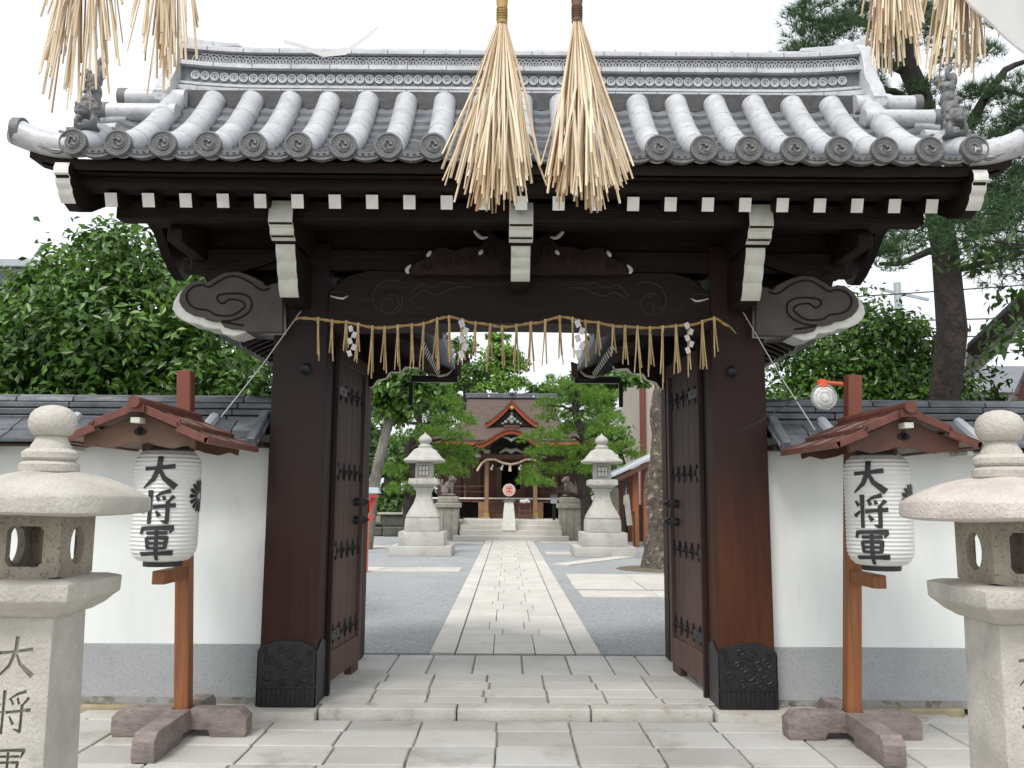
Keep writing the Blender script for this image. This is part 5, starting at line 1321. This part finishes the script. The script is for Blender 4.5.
for x0_, z0_, x1_, z1_ in ((0, .15, 0, -.15), (-.11, .06, .11, .06), (-.07, -.03, .07, -.03), (-.09, .13, -.05, .09), (.09, .13, .05, .09), (-.05, -.03, -.10, -.10), (.05, -.03, .10, -.10)):
    m_.bar((c + x0_, yy, cz + z0_), (c + x1_, yy, cz + z1_), .012, .028, up=(0, 1, 0)) if False else m_.tube([(c + x0_, yy, cz + z0_), (c + x1_, yy, cz + z1_)], .013, 6)
m_.build('sign_mark', 'redp', dsc)
# offering table with lattice and paper bundle
x = W(525, 500, 32).x; o = thing('offering_table', 'small brown lattice table right of the white pillar', 'table', (x, 32.0, GZ + .68)); z = GZ + .68
mb = MB()
for a in (-.2, .2): mb.b2(x + a - .02, x + a + .02, 31.85, 31.89, z, z + .55); mb.b2(x + a - .02, x + a + .02, 32.11, 32.15, z, z + .55)
mb.b2(x - .18, x + .18, 31.86, 31.88, z + .12, z + .15); mb.b2(x - .18, x + .18, 31.86, 31.88, z + .3, z + .33); mb.b2(x - .01, x + .01, 31.855, 31.885, z, z + .5)
mb.build('table_frame', 'carvw', o); MB().b2(x - .24, x + .24, 31.8, 32.2, z + .551, z + .59).build('table_top', 'hwood', o)
mb = MB(); 
tag(blob('paper_bundle', [((x - .12, 32, z + .66), (.09, .08, .07)), ((x + .05, 32, z + .68), (.10, .08, .08)), ((x + .15, 31.98, z + .65), (.06, .06, .05)), ((x - .04, 31.95, z + .63), (.08, .05, .05))], 'paper', None, .02), 'pinkish white paper bundle lying on the small lattice table', 'bundle')
# small black lamp post
x = W(554, 500, 31.2).x; o = thing('lamp_post', 'short black lamp post with grey box lamp right of the shrine steps', 'lamp post', (x, 31.2, GZ)); z = GZ
MB().b2(x - .05, x + .05, 31.15, 31.25, z, z + 1.25).build('pole', 'iron', o); MB().box((x, 31.2, z + 1.40), (.22, .22, .26), taper=1.15).build('lamp_box', 'metalg', o, bevel=.01); MB().box((x, 31.2, z + 1.57), (.34, .34, .08), taper=.5).build('lamp_roof', 'iron', o)
# orange lantern post near left door
x = W(367.5, 530, 17).x; o = thing('orange_lantern_post', 'orange painted post lamp with small grey roof, seen beside the left door', 'lamp post', (x, 17, GZ))
MB().b2(x - .03, x + .025, 16.97, 17.03, GZ, 1.45).build('post', 'orange', o); MB().box((x + .06, 17, 1.52), (.26, .24, .05)).build('cross_piece', 'redp', o, bevel=.01)
MB().box((x + .06, 17, 1.63), (.36, .30, .12), taper=.75).build('lamp_roof', 'metalg', o, bevel=.01)
mb = MB(); mb.bar((x + .01, 17, 1.02), (x + .12, 17, 1.14), .04, .05); mb.bar((x, 17, 1.2), (x + .10, 17, 1.48), .06, .09); mb.build('brace', 'redp', o)
# stone bench, trough
x = W(397, 500, 33).x; o = thing('stone_bench', 'mossy grey stone bench-like well curb left of the courtyard lantern', 'bench', (x, 33, GZ)); z = GZ
MB().b2(x - .55, x + .40, 32.8, 33.3, z + .36, z + .80).build('bench_block', 'dstone', o, bevel=.04); MB().b2(x - .70, x + .42, 32.7, 33.4, z + .80, z + .88).build('bench_lid', 'stonew', o, bevel=.02)
MB().b2(x - .42, x + .50, 32.3, 32.75, z, z + .36).build('bench_step', 'dstone', o, bevel=.04); MB().b2(x + .2, x + .32, 33.0, 33.15, z + .88, z + 1.2).build('small_marker', 'stonew', o, bevel=.02); MB().b2(x - .8, x - .45, 32.5, 33, z, z + .34).build('bench_stone', 'dstone', o, bevel=.05)
x = W(376, 500, 33).x; o = thing('stone_ledge', 'low dark stone garden ledge at the far left behind the door', 'ledge', (x, 33, GZ))
MB().b2(x - 1.6, x + .35, 32.8, 33.2, GZ + .40, GZ + .52).build('ledge_top', 'dstone', o, bevel=.03); MB().b2(x - 1.55, x + .25, 32.9, 33.15, GZ, GZ + .40).build('ledge_base', 'dstone', o, bevel=.03)

# ================================================================== SHRINE HALL
hall = thing('shrine_hall', 'old wooden shrine hall with bark roof and vermilion gables beyond the path', 'shrine', (HX, 34.5, GZ + .62))
Z0 = GZ + .68; ZF = 1.50
# floor, veranda
MB().b2(HX - 3.4, HX + 3.4, 33.6, 38, ZF - .16, ZF - .05).build('floor', 'hwood', hall); MB().b2(HX - 3.45, HX + 3.45, 33.55, 33.9, ZF - .049, ZF + .01).build('veranda_edge', 'white', hall, smooth=0)
MB().b2(HX - 3.2, HX + 3.2, 34.4, 34.45, Z0, ZF - .17).build('under_floor', 'dark', hall)
for x in (-3.2, -2.1, -1.0, 1.0, 2.1, 3.2): MB().b2(HX + x - .08, HX + x + .08, 33.65, 33.81, Z0 - .05, ZF - .17).build('floor_post', 'hpost', hall)
# steps inside porch
fs = MB()
for k in range(4): fs.b2(HX - .9, HX + .9, 33.0 + k * .15, 33.16 + k * .15, Z0 + .17 * k - .02, Z0 + .17 * (k + 1))
fs.build('wooden_stair', 'hwood', hall, bevel=.01)
for sx in (-1, 1):
    MB().b2(HX + sx * 1.12 - .13, HX + sx * 1.12 + .13, 33.1, 33.5, Z0 - .02, Z0 + .62).build('stair_side', 'hpost', hall)
    p = MB().b2(HX + sx * .92 - .075, HX + sx * .92 + .075, 32.42, 32.57, Z0 - .01, 2.95).build('porch_pillar', 'hpost', hall, bevel=.015)
    MB().b2(HX + sx * .92 - .14, HX + sx * .92 + .14, 32.35, 32.64, Z0 - .06, Z0 + .06).build('pillar_base', 'stonew', p, bevel=.02)
    MB().b2(HX + sx * .92 - .09, HX + sx * .92 + .09, 32.405, 32.585, Z0 + .07, Z0 + .22).build('pillar_shoe', 'gold', p)
MB().b2(HX - 1.35, HX + 1.35, 32.42, 32.57, 2.96, 3.16).build('porch_beam', 'hwood', hall, bevel=.02)
cg = MB()
for sx in (-1, 1):
    cg.b2(HX + sx * .92 - .12, HX + sx * .92 + .12, 32.36, 32.62, 3.17, 3.32); cg.b2(HX + sx * 1.25 - .1, HX + sx * 1.25 + .1, 32.3, 32.62, 3.02, 3.14)
cg.tube([(HX - .45, 32.38, 3.20), (HX - .2, 32.36, 3.34), (HX, 32.35, 3.26), (HX + .2, 32.36, 3.34), (HX + .45, 32.38, 3.20)], [.03, .07, .10, .07, .03], 8)
cg.build('porch_carving', 'cgreen', hall, bevel=.01)
# walls of the hall
for sx in (-1, 1):
    MB().b2(HX + sx * .62, HX + sx * 2.9, 34.9, 35.0, ZF, 3.75).build('wall_panel', 'hwood', hall)
    for x in (.62, 1.3, 2.1, 2.9): MB().b2(HX + sx * x - .08, HX + sx * x + .08, 34.78, 34.895, ZF, 3.75).build('wall_post', 'hwood', hall)
    rl_ = MB(); rl_.b2(HX + sx * 1.0, HX + sx * 3.4, 33.66, 33.70, ZF + .42, ZF + .47); rl_.b2(HX + sx * 1.0, HX + sx * 3.4, 33.66, 33.70, ZF + .22, ZF + .25)
    for x in (1.0, 1.8, 2.6, 3.4): rl_.b2(HX + sx * x - .03, HX + sx * x + .03, 33.65, 33.71, ZF + .01, ZF + .55)
    rl_.build('railing', 'hwood', hall)
    MB().b2(HX + sx * .48 - .1, HX + sx * .48 + .1, 34.6, 34.7, ZF, 2.75).build('gilt_door', 'carvw', hall)
MB().b2(HX - .6, HX + .6, 36.5, 36.6, ZF, 3.75).build('inner_wall', 'dark', hall)
MB().b2(HX - .62, HX + .62, 34.85, 35.0, 2.82, 3.75).build('transom', 'hwood', hall)
MB().b2(HX - .55, HX + .55, 34.4, 34.6, ZF, ZF + .35).build('offering_box', 'hwood', hall, bevel=.01)
# main roof
ridge_y, ridge_z, eave_y, eave_z = 36.0, 5.72, 32.75, 3.72
def hw_(t): return 1.86 + .10 * t if t < .42 else 1.90 + 1.45 * ((t - .42) / .58) ** 1.5
def rz(t): return eave_z + (ridge_z - eave_z) * (1 - t) ** 1.25 * 1.0
rows_ = []; rowb = []
for i in range(17):
    t = i / 16; y_ = ridge_y + (eave_y - ridge_y) * t; h_ = hw_(t); zz = rz(t)
    rows_.append([(HX + h_ * u, y_, zz + .10 * t * abs(u) ** 4) for u in np.linspace(-1, 1, 21)]); rowb.append([(HX + h_ * u, 2 * ridge_y - y_, zz + .10 * t * abs(u) ** 4) for u in np.linspace(-1, 1, 21)])
mb = MB(); mb.grid(rows_); mb.grid(rowb)
for u in (0, -1):
    A = [r_[u] for r_ in rows_]; B = [r_[u] for r_ in rowb]; mb.grid([A, B])
low = [[(x, y + .03, z - .13) for x, y, z in rows_[-1]], rows_[-1]]; mb.grid(low)
mr = mb.build('main_roof', 'barkroof', hall, smooth=60)
mb = MB(); A = [(x, y - .01, z - .10) for x, y, z in rows_[-1]]; mb.grid([A, [(x, y, z - .10) for x, y, z in A], [(x, y + .12, z - .10) for x, y, z in A]]); mb.build('eave_edge', 'vermil', mr)
mb = MB(); mb.b2(HX - 1.92, HX + 1.95, ridge_y - .14, ridge_y + .14, ridge_z - .02, ridge_z + .10); mb.b2(HX - 1.95, HX + 1.98, ridge_y - .10, ridge_y + .10, ridge_z + .10, ridge_z + .20); mb.build('roof_ridge', 'walltile', mr, bevel=.02)
mb = MB()
for q in (-.95, .95): mb.lathe([(.05, 0), (.04, .015), (.01, .02)], (HX + q, ridge_y - .145, ridge_z + .06), 12, axis='y')
mb.lathe([(.02, 0), (.14, .05), (.05, .2), (.02, .24)], (HX + .03, ridge_y - .2, ridge_z + .16), 10)
mb.build('ridge_crest', 'metalr', mr)
MB().b2(HX - 3.0, HX + 3.0, 33.2, 35.0, 3.60, 3.63).build('soffit', 'dark', hall)
# triangular gable on the roof
def gcurve(w_, h_, n=24, p=1.35): return [(w_ * u, h_ * (1 - abs(u)) ** p) for u in np.linspace(-1, 1, n + 1)]
def ribbon(name, curve, cx, z0, y0, y1, th, m, par, extra=0):
    up_ = [(cx + a, z0 + b) for a, b in curve]; n_ = len(curve); dn = []
    for a, b in curve: dn.append((cx + a * .985, z0 + b - th))
    return MB().prism(up_ + dn[::-1], 'xz', y0, y1).build(name, m, par, bevel=.01)
gc = gcurve(1.02, .88); GY = 33.85; GZ0 = 4.40
ribbon('gable_edge', gc, HX + .02, GZ0 + .03, GY - .05, GY + .02, .14, 'vermil', mr); ribbon('gable_edge', gc, HX + .02, GZ0 + .10, GY - .09, GY - .04, .075, 'orange', mr)
mb = MB(); R1 = [(HX + .02 + a * 1.05, GY - .12, GZ0 + .10 + b * 1.03) for a, b in gc]; R2 = [(HX + .02 + a * 1.05, GY + 2.2, GZ0 + .10 + b * 1.03) for a, b in gc]; mb.grid([R1, R2]); mb.grid([[(a, b, c - .07) for a, b, c in R1], R1]); mb.build('gable_roof', 'barkroof', mr, smooth=60)
mb = MB(); mb.prism([(HX + .02 + a * .9, GZ0 + b * .9 - .05) for a, b in gc], 'xz', GY + .08, GY + .12); mb.build('gable_infill', 'dark', mr)
mb = MB()
for (a, b, r_) in ((0, .30, .10), (-.12, .22, .07), (.12, .22, .07), (-.24, .12, .07), (.24, .12, .07), (0, .13, .09), (-.36, .05, .05), (.36, .05, .05), (0, .45, .05)): mb.lathe([(r_, 0), (r_ * .8, .04), (r_ * .3, .06)], (HX + .02 + a, GY + .08, GZ0 + b), 8, axis='y')
mb.build('gable_carving', 'cgreen', mr, smooth=0)
MB().lathe([(.09, 0), (.07, .04), (.02, .06)], (HX + .02, GY - .10, GZ0 + .66), 6, axis='y').build('gable_pendant', 'gold', mr)
MB().b2(HX - .32, HX + .34, GY - .02, GY + .06, GZ0 - .16, GZ0 - .02).build('gable_sill', 'hwood', mr, bevel=.02)
# cusped porch gable
kc = []
for u in np.linspace(-1, 1, 33):
    a = abs(u); kc.append((1.35 * u, .55 * (math.cos(PI * min(a * 1.05, 1)) * .5 + .5) + .06 * max(0, a - .85) / .15))
KY = 31.7; KZ = 3.42
ribbon('porch_gable_edge', kc, HX, KZ + .03, KY - .03, KY + .05, .13, 'vermil', mr); ribbon('porch_gable_edge', kc, HX, KZ + .10, KY - .06, KY - .025, .06, 'orange', mr)
mb = MB(); R1 = [(HX + a * 1.04, KY - .10, KZ + .11 + b) for a, b in kc]; R2 = [(HX + a * 1.04, KY + 2.4, KZ + .14 + b * 1.0) for a, b in kc]; mb.grid([R1, R2]); mb.grid([[(a, b, c - .06) for a, b, c in R1], R1]); mb.grid([[(a, b, c - .22) for a, b, c in R1], [(a, b, c - .22) for a, b, c in R2]]); mb.build('porch_roof', 'barkroof', mr, smooth=60)
mb = MB(); mb.prism([(HX - .9, 3.17), (HX + .9, 3.17), (HX + .7, 3.6), (HX + .3, 3.84), (HX - .3, 3.84), (HX - .7, 3.6)], 'xz', KY + .7, KY + .75); mb.build('porch_infill', 'dark', hall)
mb = MB(); mb.b2(HX - .28, HX + .28, KY - .0, KY + .04, KZ + .60, KZ + .72) if False else None
cgm = MB(); cgm.tube([(HX - .3, KY + .10, KZ + .34), (HX - .12, KY + .08, KZ + .30), (HX, KY + .08, KZ + .22), (HX + .12, KY + .08, KZ + .30), (HX + .3, KY + .10, KZ + .34)], [.02, .05, .07, .05, .02], 8); cgm.build('porch_pendant', 'cgreen', mr)
# shrine rope
o = thing('shrine_rope', 'thick curved straw rope with paper strips across the shrine porch', 'sacred rope', (HX, 32.3, 2.9))
pts = [pp_(a, b, 32.3) for a, b in ((477, 471), (482, 463), (487, 459.5), (495, 459.5), (503, 463), (511, 464.5), (518, 463), (526, 459.5), (534, 459.5), (541, 464))]
mb = MB(); mb.tube(pts, .045, 10); mb.build('rope', 'straw', o)
for px, c_ in ((492, 'paper'), (502, 'paper'), (510, 'straw'), (520, 'paper'), (533, 'paper')):
    p = W(px, 464, 32.28); mb = MB(); mb.tube([p, p + Vector((0, 0, -.12)), p + Vector((0, 0, -.28))], [.02, .05, .06], 6) if c_ == 'straw' else (mb.box(p + Vector((.02, 0, -.08)), (.06, .005, .1), ry=.3), mb.box(p + Vector((-.02, 0, -.17)), (.08, .005, .12), ry=-.3))
    mb.build('straw_tassel' if c_ == 'straw' else 'paper_streamer', c_, o, smooth=0)

# ================================================================== RIGHT PAVILION, BANNER, RAILING
o = thing('open_pavilion', 'open sided wooden pavilion with pale sloping roof behind the mottled tree', 'pavilion', (5.2, 27, GZ))
def q3(px, py, Y): p = W(px, py, Y); return p
a = q3(613, 477, 26); b = q3(672, 450, 26)
mb = MB(); dz = Vector((0, 0, .10)); dy = Vector((0, 4.5, 0))
e = b + (b - a) * 1.2
for s0, s1 in ((a, e),): mb.add([s0, s1, s1 + dz, s0 + dz, s0 + dy, s1 + dy, s1 + dy + dz, s0 + dy + dz], [(0, 1, 2, 3), (4, 7, 6, 5), (0, 4, 5, 1), (3, 2, 6, 7), (0, 3, 7, 4), (1, 5, 6, 2)])
mb.build('pavilion_roof', 'metalr', o, bevel=.01)
mb = MB(); mb.bar(a + Vector((.1, .1, -.08)), e + Vector((0, .1, -.08)), .1, .14); mb.build('roof_fascia', 'hwood', o)
for px in (635.5, 646, 674, 700):
    p = q3(px, 500, 26.4); zt = a.z + (e.z - a.z) * (p.x - a.x) / (e.x - a.x) - .12
    MB().b2(p.x - .09, p.x + .09, 26.3, 26.48, GZ, zt).build('pavilion_post', 'orw', o, bevel=.01)
    MB().b2(p.x - .09, p.x + .09, 29.8, 29.98, GZ, zt).build('pavilion_post', 'orw', o, bevel=.01)
p0 = q3(630, 500, 28); MB().b2(p0.x, p0.x + 5, 29.9, 29.96, GZ, 1.3).build('back_panel', 'hwood', o)
MB().b2(p0.x + .6, p0.x + 4, 27.2, 27.8, GZ, .55).build('platform_floor', 'carvw', o, bevel=.02)
o = thing('stair_railing', 'thin black metal handrail beside the right courtyard lantern', 'railing', q3(626, 540, 25.5)); o.location.z = GZ
A_ = q3(612, 524, 25.0); B_ = q3(625, 516, 25.5); C_ = q3(634, 512, 26.0)
mb = MB(); mb.tube([A_, B_, C_], .02, 6); mb.tube([(B_.x, 25.5, GZ), B_], .02, 6); mb.tube([(C_.x, 26.0, GZ), C_], .02, 6); mb.build('rail', 'iron', o)
tag(MB().prism([(q3(618, 0, 24.8).x, q3(0, 492, 24.8).z), (q3(623, 0, 24.8).x, q3(0, 490, 24.8).z), (q3(626, 0, 24.8).x, q3(0, 521, 24.8).z), (q3(621, 0, 24.8).x, q3(0, 522, 24.8).z)], 'xz', 24.8, 24.84).build('banner', 'stonew'), 'narrow grey white cloth banner hanging beside the right courtyard lantern', 'banner')
x_ = q3(616.5, 0, 24.9).x; tag(MB().tube([(x_, 24.9, GZ), (x_, 24.9, 1.75), (x_ + .2, 24.9, 1.75)], .02, 6).build('banner_pole', 'iron'), 'thin dark pole holding the grey banner', 'pole')
o = thing('stone_marker', 'upright grey stone marker behind the right courtyard lantern', 'stone', q3(613, 500, 29)); o.location.z = GZ; x_ = o.location.x
MB().box((x_, 29, .95), (.4, .3, 1.85), taper=.9).build('marker_stone', 'stonew', o, bevel=.05); MB().box((x_, 29, GZ + .06), (.7, .5, .16)).build('marker_base', 'stonew', o, bevel=.03)

# ================================================================== BUILDINGS AND POLES
def windows(par, rects, y, m='glassd', fr='metalg'):
    for (x0, x1, z0, z1) in rects:
        f = MB(); f.b2(x0 - .06, x1 + .06, y - .05, y + .02, z0 - .06, z1 + .06); w_ = f.build('window', fr, par)
        g_ = MB(); g_.b2(x0, (x0 + x1) / 2 - .02, y - .07, y - .052, z0, z1); g_.b2((x0 + x1) / 2 + .02, x1, y - .07, y - .052, z0, z1); g_.build('pane', m, w_, smooth=0)
# beige building with brown pipe
o = thing('beige_building', 'plain beige building with a brown downpipe, behind the mottled tree', 'building', (W(668, 500, 42).x, 42, 0))
x0 = W(644, 500, 42).x; MB().b2(x0, x0 + 4.5, 42, 50, 0, W(0, 340, 42).z).build('wall', 'beige', o); MB().tube([(x0 - .02, 41.9, 0), (x0 - .02, 41.9, W(0, 350, 42).z)], .16, 10).build('downpipe', 'pipe', o)
windows(o, [(x0 + 2, x0 + 3.4, 4.5, 6), (x0 + 2, x0 + 3.4, 1.5, 3)], 42)
MB().b2(x0 - .3, x0 + 4.7, 41.7, 50.2, W(0, 340, 42).z, W(0, 340, 42).z + .3).build('roof', 'walltile', o)
o = thing('white_house', 'white house with small dark windows seen between the pines and the beige building', 'building', (W(622, 500, 55).x, 55, 0))
x0, x1 = W(600, 500, 55).x, W(646, 500, 55).x; zt = W(0, 412, 55).z; MB().b2(x0, x1, 55, 62, 0, zt).build('wall', 'concrete', o); MB().prism([(x0 - .4, zt - .05), (x1 + .2, zt + .9), (x1 + .2, zt + 1.1), (x0 - .4, zt + .15)], 'xz', 54.7, 62).build('roof', 'metalr', o)
wx = W(626, 0, 55).x; z1 = W(0, 427, 55).z; windows(o, [(wx - .35, wx + .35, z1 - .9, z1 - .1), (W(636, 0, 55).x - .4, W(636, 0, 55).x + .4, z1 - 1.2, z1 - .3)], 55)
MB().b2(x0 - .2, x1 + .2, 52, 55, W(0, 446, 54).z, W(0, 440, 54).z).build('porch_roof', 'metalr', o)
o = thing('low_house', 'low house with pale metal roof left of the mottled tree', 'building', (W(615, 500, 48).x, 48, 0))
x0, x1 = W(596, 500, 48).x, W(650, 500, 48).x; MB().b2(x0, x1, 48.6, 52, 0, W(0, 470, 48).z).build('wall', 'concrete', o); MB().prism([(48, W(0, 468, 48).z), (50.5, W(0, 452, 48).z + .4), (53, W(0, 468, 48).z)], 'yz', x0 - .3, x1 + .3).build('roof', 'metalr', o)
windows(o, [(x0 + 1, x0 + 1.8, 1.6, 2.5)], 48.6)
# apartment block left
o = thing('apartment_block', 'pale apartment block with sloping roof edge at the far left behind the leafy tree', 'building', (-21.5, 36, 0))
xr = W(14, 500, 36).x; zt = W(0, 262, 36).z
MB().b2(xr - 9, xr, 36, 48, 0, zt - .3).build('wall', 'concrete', o); MB().prism([(36 - .5, zt - .3), (36 - .5, zt), (48, zt + 1.6), (48, zt + 1.3)], 'yz', xr - 9.3, xr + .35).build('roof', 'metalg', o)
rects = []
for k in range(4):
    for j in range(4): rects.append((xr - 1.6 - j * 2.2, xr - .5 - j * 2.2, 1.4 + k * 2.75, 2.8 + k * 2.75))
windows(o, rects, 36); 
for k in range(4): MB().b2(xr - 8.8, xr - .1, 35.2, 35.95, .9 + k * 2.75, 1.05 + k * 2.75).build('balcony', 'beige', o)
# hut at right
o = thing('wooden_hut', 'dark roofed brown wooden hut at the right edge behind the wall', 'hut', (W(963, 345, 11).x, 10.9, 0))
o.rotation_euler = (0, 0, math.radians(-27))
ea = W(963, 345, 11); pk = W(1045, 262, 11)
mb = MB(); u = (pk - ea); n_ = Vector((-.0, 0, 0))
mb.prism([(ea.x, ea.z), (pk.x, pk.z), (2 * pk.x - ea.x, ea.z), (2 * pk.x - ea.x, ea.z - .12), (pk.x, pk.z - .16), (ea.x, ea.z - .12)], 'xz', 10.9, 14.6); mb.build('roof', 'walltile', o, bevel=.01)
mb = MB(); mb.bar((ea.x + .03, 10.88, ea.z - .15), (pk.x, 10.88, pk.z - .2), .04, .16); mb.build('bargeboard', 'wood', o)
xw = W(992, 400, 11.4).x; MB().prism([(xw, 0), (2 * pk.x - xw, 0), (2 * pk.x - xw, 2.9), (pk.x, 4.2), (xw, 2.9)], 'xz', 11.4, 14.2).build('wall', 'redw', o); MB().b2(xw - .3, xw - .22, 11.3, 11.38, 0, 3.0).build('hut_post', 'wood', o); MB().b2(xw + .3, xw + .8, 11.36, 11.39, 1.9, 2.7).build('window', 'glassd', o)
MB().b2(ea.x + .1, xw - .01, 13.5, 13.6, 0, 3.1).build('side_panel', 'wood', o)
# far grey tiled roof building at right (between pine and hut)
o = thing('grey_roofed_house', 'distant house with rows of grey roofing seen right of the pine trunk', 'building', (W(985, 500, 26).x, 26, 0))
x0, x1 = W(974, 0, 26).x, W(1075, 0, 26).x; MB().b2(x0, x1, 27, 33, 0, 4.9).build('wall', 'concrete', o); MB().prism([(26.5, 4.9), (30, 6.3), (33.5, 4.9)], 'yz', x0 - .4, x1 + .4).build('roof', 'tiled', o); windows(o, [(x0 + .5, x0 + 1.5, 3.0, 4.3)], 27)
# utility pole and wires
o = thing('utility_pole', 'slim grey utility pole rising behind the small bush at right', 'pole', (W(803, 500, 20).x, 20, 0))
x_ = W(803, 500, 20).x; MB().tube([(x_, 20, 0), (x_, 20, 7.6)], [.13, .10], 14).build('pole_shaft', 'metalg', o); MB().b2(x_ - .4, x_ + .4, 19.95, 20.05, 6.9, 7.0).build('cross_arm', 'metalg', o)
o = thing('far_pole', 'green grey pole with cross arm behind the bush, left of the pine trunk', 'pole', (W(909, 500, 24).x, 24, 0)); x_ = W(909, 500, 24).x; zt_ = W(0, 276, 24).z
MB().tube([(x_, 24, 0), (x_, 24, zt_)], .10, 12).build('pole_shaft', 'metalg', o); MB().bar((x_ - .5, 24, zt_ - .2), (x_ + .9, 24, zt_ - .5), .06, .08).build('cross_arm', 'metalg', o)
for (a, b, lab) in (((800, 300), (1700, 190), 'uppermost sagging power line behind the pine trunk'), ((800, 322), (1700, 255), 'lower power line behind the pine trunk'), ((800, 335), (1700, 290), 'lowest power line behind the pine trunk'), ((950, 190), (1500, -320), 'diagonal cable rising to the top right')):
    p0 = W(*a, 22); p1 = W(*b, 20); tag(MB().tube([p0.lerp(p1, k / 8) + Vector((0, 0, -.45 * math.sin(PI * k / 8))) for k in range(9)], .018, 6).build('power_line', 'wired'), lab, 'cable', 'power lines at the right')
